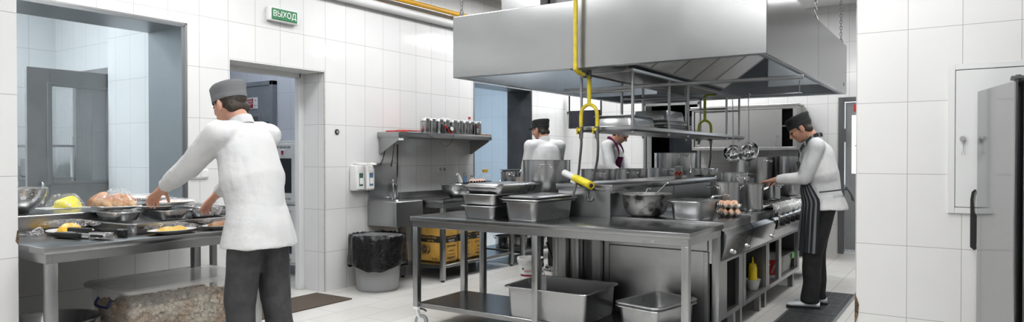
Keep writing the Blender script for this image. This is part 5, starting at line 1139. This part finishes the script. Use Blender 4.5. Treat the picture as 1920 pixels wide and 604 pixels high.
t = thing('steel_basin', 'wide steel basin on the prep table\'s lower shelf beside the storage box', 'basin', (-4.30, 1.79, .1305)); b = newbm(); lathe(b, [(.001, 0), (.12, 0), (.16, .04), (.215, .18), (.235, .25), (.255, .255), (.257, .262), (.24, .262), (.205, .17), (.15, .04), (.001, .008)], 52); obj('basin_body', b, 'pot', t)
# rack and pots in the serving room, left of the grey door
t = thing('pot_rack', 'steel wire rack in the serving room behind the wrapped bowl', 'rack', (-7.75, 3.15, 0)); 
for zz in (.35, .80, 1.10, 1.42): b = newbm(); box(b, -.30, .30, -.2, .2, zz - .02, zz, .004); obj('rack_shelf', b, 'steel', t)
for (lx, ly) in ((-.28, -.18), (.28, -.18), (-.28, .18), (.28, .18)):
    b = newbm(); cyl(b, (lx, ly, 0), (lx, ly, 1.5), .014, 10); obj('post', b, 'whitemetal', t)
pot('steel saucepan on the middle shelf of the serving room rack', -7.72, 3.12, 1.1005, .13, .18, -30, 'pots on the rack'); pot('steel casserole on the lower shelf of the serving room rack', -7.72, 3.12, .8005, .15, .2, -30, 'pots on the rack')

# ================================================================== PEOPLE
def V3(*a): return Vector(a)
def cap_(b, p, q, r0, r1, fl=1., n=16, side=None):
    """tapered capsule p->q, elliptical: fl scales the second axis (side gives the first)"""
    p, q = Vector(p), Vector(q); d = (q - p); L = d.length; d.normalize()
    if side is None: u, v = frame_of(d)
    else: u = (Vector(side) - d * Vector(side).dot(d)).normalized(); v = d.cross(u)
    rg = []
    for k in range(1, 5): a = k / 4 * PI / 2; rg.append(ring(b, p - d * r0 * math.cos(a), u, v, r0 * math.sin(a), r0 * fl * math.sin(a), n))
    for k in range(0, 4): a = k / 4 * PI / 2; rg.append(ring(b, q + d * r1 * math.sin(a), u, v, r1 * math.cos(a), r1 * fl * math.cos(a), n))
    skin(b, rg)
def ik(a, t, l1, l2, pole):
    d = t - a; L = min(d.length, (l1 + l2) * .995); dn = d.normalized(); x = (l1 * l1 - l2 * l2 + L * L) / (2 * L); h_ = math.sqrt(max(0, l1 * l1 - x * x))
    p = Vector(pole); p = (p - dn * p.dot(dn)).normalized(); return a + dn * x + p * h_, a + dn * L
def hand(b, w, d, palm_n, s=1., curl=.55, thumb_side=1):
    """hand from wrist w pointing along d, palm facing palm_n"""
    d = Vector(d).normalized(); n_ = Vector(palm_n); n_ = (n_ - d * n_.dot(d)).normalized(); sd = d.cross(n_) * thumb_side
    pc = w + d * .045 * s
    cap_(b, w, w + d * .03 * s, .026 * s, .030 * s, .7, side=sd)
    for k, o in enumerate((-.026, -.009, .009, .026)): cap_(b, w + d * .025 * s + sd * o * .7 * s, w + d * .085 * s + sd * o * s, .013 * s, .0115 * s, 1, 10)
    for k, (o, L) in enumerate(((.030, .068), (.0105, .078), (-.009, .073), (-.028, .058))):
        p = w + d * .088 * s + sd * o * s; dd = (d + sd * o * 3.2).normalized(); r_ = .0088 * s
        for seg, fr in enumerate((.45, .32, .25)):
            c = curl * (.5 + .5 * seg); ax = dd.cross(n_); dd2 = (dd * math.cos(c) + n_ * math.sin(c)).normalized(); q = p + dd2 * L * fr * s
            cap_(b, p, q, r_, r_ * .93, 1, 10); p = q; dd = dd2; r_ *= .93
            n_ = (n_ - dd * n_.dot(dd)).normalized()
        n_ = Vector(palm_n); n_ = (n_ - d * n_.dot(d)).normalized()
    p = w + d * .03 * s + sd * .024 * s; dd = (d * .65 + sd * .7 + n_ * .35).normalized()
    for fr, r_ in ((.036, .0125), (.030, .0105), (.024, .0095)):
        q = p + dd * fr * s; cap_(b, p, q, r_ * s, r_ * .9 * s, 1, 10); p = q; dd = (dd + d * .25 + n_ * .15).normalized()

def wob(me, fn):
    cs = [v.co.copy() for v in me.vertices]; ns = [v.normal.copy() for v in me.vertices]; out = []
    for c, n in zip(cs, ns): out.extend(c + n * fn(c))
    me.vertices.foreach_set('co', out); me.update()
def person(label, loc, heading, lean=.15, side_lean=0., head_pitch=.3, head_yaw=0., hands=(None, None), feet=((.02, .10), (.02, -.10)), H=1.72, trouser='trouser', cap='beret', apron=None,
           coat_hem=.80, feet_yaw=(0, 0), pelvis_x=0., hair=True, sleeve=1., stoop=0., palms=None, toque=False, shoes='clog', coat='jacket'):
    s = H / 1.72
    P_ = thing('person', label, 'person', loc, heading)
    pel = V3(pelvis_x, 0, .93 * s)
    RM = Matrix.Rotation(side_lean, 3, 'X') @ Matrix.Rotation(lean, 3, 'Y'); RU = Matrix.Rotation(stoop, 3, 'Y') @ RM
    def T(x, y, z):   # torso point; z measured above pelvis
        if z < .25: return pel + RM @ V3(x, y, z) * s
        return pel + RM @ V3(0, 0, .25) * s + RU @ V3(x, y, z - .25) * s
    up_ = RU @ V3(0, 0, 1); lf = V3(0, 1, 0)
    sh = [T(-.01, sd * .175, .49) for sd in (1, -1)]; neck0 = T(-.015, 0, .52); neck1 = T(.015, 0, .60)
    HM = Matrix.Rotation(head_yaw, 3, 'Z') @ Matrix.Rotation(head_pitch, 3, 'Y')
    hc = neck1 + HM @ V3(.022, 0, .085) * s      # head centre
    def Hd(x, y, z): return hc + HM @ V3(x, y, z) * s
    def Hm(): return HM.copy()
    el, wr, = [], []
    for i, sd in enumerate((1, -1)):
        tgt = Vector(hands[i]) if hands[i] else sh[i] + V3(.05, sd * .06, -.52) * s
        e, w = ik(sh[i], tgt, .29 * s, .255 * s, (-.55, sd * .35, -1.)); el.append(e); wr.append(w)
    hip = [pel + V3(0, sd * .085, -.02) * s for sd in (1, -1)]; kn, an = [], []
    for i, sd in enumerate((1, -1)):
        a_ = V3(feet[i][0], feet[i][1], .085) * s; k_, q = ik(hip[i], a_, .412 * s, .415 * s, (1, sd * .1, 0)); kn.append(k_); an.append(q)
    fdir = [V3(math.cos(y), math.sin(y), 0) for y in feet_yaw]
    # ---- body: one continuous skin
    b = newbm()
    cap_(b, pel + V3(0, -.06, .0) * s, pel + V3(0, .06, 0) * s, .105 * s, .105 * s, 1)
    cap_(b, T(0, 0, .05), T(0, 0, .28), .115 * s, .12 * s, 1.15, side=(1, 0, 0)); cap_(b, T(0, 0, .28), T(0, 0, .42), .115 * s, .11 * s, 1.3, side=(1, 0, 0))
    cap_(b, sh[0] - lf * .05 * s, sh[1] + lf * .05 * s, .07 * s, .07 * s)
    for i in (0, 1):
        cap_(b, sh[i], el[i], .052 * s, .042 * s); cap_(b, el[i], wr[i], .041 * s, .027 * s)
        cap_(b, hip[i], kn[i], .082 * s, .056 * s); cap_(b, kn[i], an[i], .054 * s, .038 * s)
        f0 = V3(an[i].x, an[i].y, .048 * s); cap_(b, f0 - fdir[i] * .03 * s, f0 + fdir[i] * .11 * s, .028 * s, .018 * s)
        d_ = (wr[i] - el[i]).normalized(); pn = palms[i] if palms else (0, 0, -1)
        hand(b, wr[i], (d_ + V3(0, 0, -.12)).normalized(), pn, s, .5, 1 if i else -1)
    cap_(b, neck0, neck1 + up_ * .02, .058 * s, .054 * s)
    ball(b, Hd(-.008, 0, .030), .095 * s, .076 * s, .080 * s, 28, Hm())           # cranium
    ball(b, Hd(.030, 0, -.015), .066 * s, .064 * s, .085 * s, 24, Hm())            # face
    ball(b, Hd(.050, 0, -.075), .036 * s, .036 * s, .030 * s, 18, Hm())            # jaw / chin
    cap_(b, Hd(.01, .048, -.03), Hd(.035, .028, -.075), .026 * s, .02 * s); cap_(b, Hd(.01, -.048, -.03), Hd(.035, -.028, -.075), .026 * s, .02 * s)
    cap_(b, Hd(.092, 0, .015), Hd(.112, 0, -.018), .008 * s, .0125 * s); ball(b, Hd(.106, .010, -.022), .009 * s, n=10); ball(b, Hd(.106, -.010, -.022), .009 * s, n=10)   # nose
    cap_(b, Hd(.084, -.030, .030), Hd(.084, .030, .030), .011 * s, .011 * s)                                                                                  # brow
    cap_(b, Hd(.084, -.016, -.046), Hd(.084, .016, -.046), .0085 * s, .0085 * s); cap_(b, Hd(.081, -.014, -.056), Hd(.081, .014, -.056), .0085 * s, .0085 * s)         # lips
    for sd in (1, -1):
        ball(b, Hd(.068, sd * .036, -.010), .022 * s, .018 * s, .02 * s, 12, Hm())
        ball(b, Hd(-.005, sd * .079, -.005), .020 * s, .008 * s, .032 * s, 14, Hm()); cap_(b, Hd(-.014, sd * .084, .02), Hd(-.012, sd * .084, -.012), .008 * s, .006 * s)  # ears
    me = remeshed(b, .0048, 2, .5); mesh_obj('body', me, 'skin', P_)
    b = newbm()
    for sd in (1, -1): ball(b, Hd(.0815, sd * .030, .010), .010 * s, .013 * s, .008 * s, 12, Hm())
    obj('eyes', b, 'eye', P_)
    # hair and cap
    if hair:
        b = newbm(); ball(b, Hd(-.022, 0, .030), .090 * s, .080 * s, .082 * s, 24, Hm()); cap_(b, Hd(-.055, -.04, -.035), Hd(-.055, .04, -.035), .034 * s, .034 * s)
        for sd in (1, -1): cap_(b, Hd(.018, sd * .066, .03), Hd(.012, sd * .070, .0), .014 * s, .009 * s)
        mesh_obj('hair', remeshed(b, .006, 3), 'hair', P_)
    if cap:
        cm = 'greycap' if cap == 'grey' else 'capcloth'
        b = newbm(); rg = []
        prof = [(.100, .083, .030, .0), (.104, .086, .050, .0), (.106, .088, .085, -.002), (.109, .091, .106, -.006), (.099, .082, .121, -.010), (.05, .04, .127, -.014), (.002, .002, .127, -.014)]
        HT = HM @ Matrix.Rotation(-.16, 3, 'Y')
        for (a, c, z, dx) in prof: rg.append([b.verts.new(hc + HT @ V3(-.006 + dx + a * math.cos(2 * PI * i / 36), c * math.sin(2 * PI * i / 36), z) * s) for i in range(36)])
        skin(b, rg, False, True); crumple(b, .003, 25)
        co = obj('cap', b, cm, P_, smooth=50)
        b = newbm(); rg = []
        for (a, z) in ((1.03, .027), (1.045, .032), (1.045, .056), (1.03, .060)): rg.append([b.verts.new(hc + HT @ V3(-.006 + a * .100 * math.cos(2 * PI * i / 36), a * .083 * math.sin(2 * PI * i / 36), z) * s) for i in range(36)])
        skin(b, rg, False, False); obj('cap_band', b, cm, co)
        if cap == 'peak':
            b = newbm(); rg = []
            for (e, dz) in ((0, 0), (.5, -.004), (1, -.012)): rg.append([b.verts.new(hc + HT @ V3(.0 + (.10 + e * .065 * math.cos(t_)) * math.cos(t_ * .9), (.084 + e * .01) * math.sin(t_), .035 + dz) * s) for t_ in [(-1.15 + 2.3 * i / 16) for i in range(17)]])
            skin(b, rg, False, False, closed=False); bmesh.ops.solidify(b, geom=b.faces[:], thickness=.003); obj('cap_peak', b, cm, co)
    # ---- jacket
    b = newbm()
    cap_(b, T(.005, 0, .06), T(0, 0, .26), .145 * s, .147 * s, 1.16, 20, side=(1, 0, 0)); cap_(b, T(0, 0, .24), T(-.005, 0, .42), .146 * s, .130 * s, 1.32, 20, side=(1, 0, 0))
    cap_(b, sh[0] - lf * .045 * s, sh[1] + lf * .045 * s, .078 * s, .078 * s)
    cap_(b, T(-.01, 0, .46), T(-.012, 0, .525), .085 * s, .066 * s)
    rg = []
    hz = (coat_hem - .93) 
    for k in range(7):
        q = k / 6; z = .10 + (hz - .10) * q; c = pel + (RM @ V3(0, 0, max(z, 0)) + V3(0, 0, min(z, 0))) * s; a = (.140 + .042 * q) * s; w_ = (.168 + .052 * q) * s
        rg.append([b.verts.new(c + V3(a * math.cos(2 * PI * i / 32) * (1 + .02 * math.sin(i * 2.2) * q), w_ * math.sin(2 * PI * i / 32), 0)) for i in range(32)])
    skin(b, rg)
    for i in (0, 1):
        cap_(b, sh[i], el[i], .074 * s, .062 * s); e2 = el[i] + (wr[i] - el[i]) * (.92 * sleeve); cap_(b, el[i], el[i] + (e2 - el[i]) * .75, .061 * s, .050 * s); d_ = (e2 - el[i]).normalized(); u, v = frame_of(d_)
        skin(b, [ring(b, el[i] + (e2 - el[i]) * f_, u, v, r_ * s, r_ * s, 18) for f_, r_ in ((.5, .052), (.9, .045), (1., .046))])
    me = remeshed(b, .009, 5, .5)
    wob(me, lambda c: .006 * noise.noise(c * 7 + Vector((loc[0], 0, 0))) + .005 * noise.noise(Vector((c.x * 16, c.y * 16, c.z * 7 + 3))))
    jk = mesh_obj('jacket', me, coat, P_)
    b = newbm()
    HN = RU @ V3(0, 0, 1)
    rg = []
    for (r_, z_) in ((.072, .535), (.068, .565), (.064, .585), (.060, .585), (.063, .55)): rg.append([b.verts.new(T(-.006 + .004 + r_ * math.cos(2 * PI * i / 32), r_ * 1.02 * math.sin(2 * PI * i / 32), z_ - .012 * math.cos(2 * PI * i / 32))) for i in range(32)])
    skin(b, rg, False, False); obj('collar', b, coat, jk)
    # ---- trousers
    b = newbm(); cap_(b, pel + V3(0, -.05, .03) * s, pel + V3(0, .05, .03) * s, .104 * s, .104 * s)
    for i in (0, 1):
        cap_(b, hip[i], kn[i], .094 * s, .084 * s, 1.); u, v = V3(1, 0, 0), V3(0, 1, 0); a1 = V3(an[i].x, an[i].y, .055 * s)
        skin(b, [ring(b, kn[i] + (a1 - kn[i]) * f_ + V3(.008 * math.sin(f_ * 9), 0, 0), u, v, r_ * s, r_ * .92 * s, 22) for f_, r_ in ((-.12, .084), (0, .084), (.3, .078), (.6, .073), (.85, .074), (.93, .078), (1, .076))])
    me = remeshed(b, .009, 4, .5)
    wob(me, lambda c: .005 * noise.noise(Vector((c.x * 14, c.y * 14, c.z * 8))))
    mesh_obj('trousers', me, trouser, P_)
    # ---- shoes
    for i in (0, 1):
        b = newbm(); f = fdir[i]; u = V3(-f.y, f.x, 0); c = V3(an[i].x, an[i].y, 0)
        prof = [(-.075, .030, .030, .055), (-.05, .038, .028, .06), (0, .038, .028, .068), (.05, .043, .026, .070), (.11, .050, .024, .058), (.16, .046, .022, .044), (.185, .030, .022, .030)]
        rg = [[b.verts.new(c + f * x_ * s + u * (w_ * math.cos(2 * PI * k / 20)) * s + V3(0, 0, max(.018, .018 + h_ + (h_) * math.sin(2 * PI * k / 20)) if math.sin(2 * PI * k / 20) < 0 else .018 + h_ + (t_ - .018 - h_ * 0) * .6 * math.sin(2 * PI * k / 20)) * s) for k in range(20)] for (x_, w_, h_, t_) in prof]
        skin(b, rg); sh_ = obj('shoe', b, shoes, P_, smooth=60)
        b = newbm(); A_, B2 = [], []
        for (x_, w_) in ((-.082, .018), (-.07, .036), (-.02, .041), (.05, .045), (.11, .053), (.16, .049), (.185, .036), (.196, .012)): A_.append((x_, w_))
        pts = A_ + [(x_, -w_) for x_, w_ in reversed(A_)]
        va = [b.verts.new(c + (f * p[0] + u * p[1]) * s + V3(0, 0, .001)) for p in pts]; vb = [b.verts.new(v_.co + V3(0, 0, .022 * s)) for v_ in va]; skin(b, [va, vb]); obj('sole', b, 'black', sh_)
    # ---- apron
    if apron:
        kind, bot = apron
        m0, m1 = ('aproncloth', 'apronstripe') if kind == 'stripe' else ('purple', 'purple')
        b = newbm(); NC = 61; rows = []
        zs = [.40, .34, .28, .20, .12, .04, 0, -.06, -.14, -.22, -.30, -.38, bot - .93]
        zs = [z for z in zs if z >= bot - .93 - 1e-6]
        for z in zs:
            if z > .16: half = .55 + (0.40 - z) * 1.3
            elif z > .05: half = 1.0 + (.16 - z) * 3
            else: half = 1.30
            row = []
            for k in range(NC):
                t_ = -half + 2 * half * k / (NC - 1); c = (T(0, 0, z) if z >= 0 else pel + V3(0, 0, z) * s)
                fz = max(0, -z); pl_ = .010 * fz * 3 * math.cos(k * 1.05)
                a = (.190 + .05 * fz + pl_) * s; w_ = (.232 + .02 * fz + pl_) * s
                if z > .16: a = .176 * s; w_ = .205 * s
                if z >= 0: row.append(b.verts.new(c + (RU if z > .25 else RM) @ V3(a * math.cos(t_), w_ * math.sin(t_), 0)))
                else: row.append(b.verts.new(c + V3(a * math.cos(t_) + .02 * fz, w_ * math.sin(t_), 0)))
            rows.append(row)
        for r0, r1 in zip(rows, rows[1:]):
            for k in range(NC - 1):
                f = b.faces.new((r0[k], r0[k + 1], r1[k + 1], r1[k])); f.material_index = 1 if k % 5 in (0, 1) else 0
        bmesh.ops.solidify(b, geom=b.faces[:], thickness=.004)
        ap = obj('apron', b, [m0, m1], P_, smooth=60)
        b = newbm()
        for sd in (1, -1): 
            pts = [T(.155, sd * .085, .40), T(.13, sd * .082, .47), T(.06, sd * .076, .545), T(-.03, sd * .06, .585), T(-.085, sd * .02, .58), T(-.09, 0, .578)]
            pts = smooth_path(pts, 5); q0 = []
            va, vb = [], []
            for k, p in enumerate(pts): va.append(b.verts.new(p + up_ * .017 * s)); vb.append(b.verts.new(p - up_ * .017 * s + V3(0, sd * .006, 0)))
            for k in range(len(pts) - 1):
                f = b.faces.new((va[k], va[k + 1], vb[k + 1], vb[k])); f.material_index = 1 if kind == 'stripe' and k % 4 == 1 else 0
        bmesh.ops.solidify(b, geom=b.faces[:], thickness=.006); obj('neck_strap', b, [m0, m1], ap, smooth=60)
        b = newbm(); zt = .10; tube(b, [T(.170 * math.cos(t_), .203 * math.sin(t_), zt) for t_ in [1.3 + (2 * PI - 2.6) * i / 30 for i in range(31)]], .007 * s, 6); 
        for sg in (1, -1): tube(b, smooth_path([T(-.17, .0, zt), T(-.19, sg * .02, zt - .01), T(-.215, sg * .05, zt - .07), T(-.22, sg * .07, zt - .11)], 4), .006 * s, 6)
        ball(b, T(-.178, 0, zt), .015 * s, n=10); obj('apron_tie', b, m0, ap)
    return P_

# main cook at the range (profile towards the left of the picture)
def local(loc, heading, x, y, z):
    dx, dy = x - loc[0], y - loc[1]; c, s_ = math.cos(heading), math.sin(heading); return (dx * c + dy * s_, -dx * s_ + dy * c, z)
L4, H4 = (-1.02, 6.42, 0), R(192)
person('person in a white jacket, striped apron and dark cap working at the gas range', L4, H4, lean=.12, stoop=.13, head_pitch=.62, head_yaw=.0,
       hands=(local(L4, H4, -1.40, 6.28, 1.10), local(L4, H4, -1.40, 6.62, 1.10)), feet=((.12, .09), (.05, -.12)), H=1.69, apron=('stripe', .50), coat_hem=.87, cap='beret', palms=((.2, 0, -1), (.2, 0, -1)))
# cook at the prep table on the left
L1, H1 = (-3.28, 2.42, 0), R(186)
person('person in a white jacket and grey cap reaching over the prep table', L1, H1, lean=.20, stoop=.10, head_pitch=.45, head_yaw=.0,
       hands=(local(L1, H1, -3.86, 2.18, 1.10), local(L1, H1, -3.84, 2.52, 1.06)), feet=((.0, .10), (-.12, -.10)), H=1.74, apron=None, coat_hem=.80, cap='grey', trouser='greytrouser', palms=((.2, 0, -1), (.2, 0, -1)))
# cook seen from behind in the left aisle
L2, H2 = (-3.98, 6.74, 0), R(142)
person('person in a white jacket and black peaked cap seen from behind in the left aisle', L2, H2, lean=.12, stoop=.05, head_pitch=.25, head_yaw=.55,
       hands=(local(L2, H2, -4.32, 6.80, 1.02), local(L2, H2, -4.18, 7.10, 1.02)), feet=((.02, .10), (.02, -.10)), H=1.73, cap='peak', coat_hem=.80)
# cook with the purple apron
L3, H3 = (-3.98, 8.22, 0), R(5)
person('person in a white jacket and purple apron bending towards the left range', L3, H3, lean=.15, stoop=.14, head_pitch=.7, head_yaw=-.1,
       hands=(local(L3, H3, -3.55, 8.20, 1.03), local(L3, H3, -3.55, 7.95, 1.03)), feet=((.0, .10), (.0, -.10)), H=1.76, cap=None, apron=('purple', .5), coat_hem=.82, palms=((.2, 0, -1), (.2, 0, -1)))

# ------------------------------------------------------------------ air of the room: dim even fill from the world
wd = bpy.data.worlds.new('world'); sc.world = wd; wd.use_nodes = True
wd.node_tree.nodes['Background'].inputs[0].default_value = (.9, .95, 1, 1); wd.node_tree.nodes['Background'].inputs[1].default_value = .3
sc.cycles.max_bounces = 10; sc.cycles.diffuse_bounces = 2; sc.cycles.glossy_bounces = 5; sc.cycles.transparent_max_bounces = 12
sc.cycles.sample_clamp_indirect = 6
sc.cycles.caustics_reflective = False; sc.cycles.caustics_refractive = False
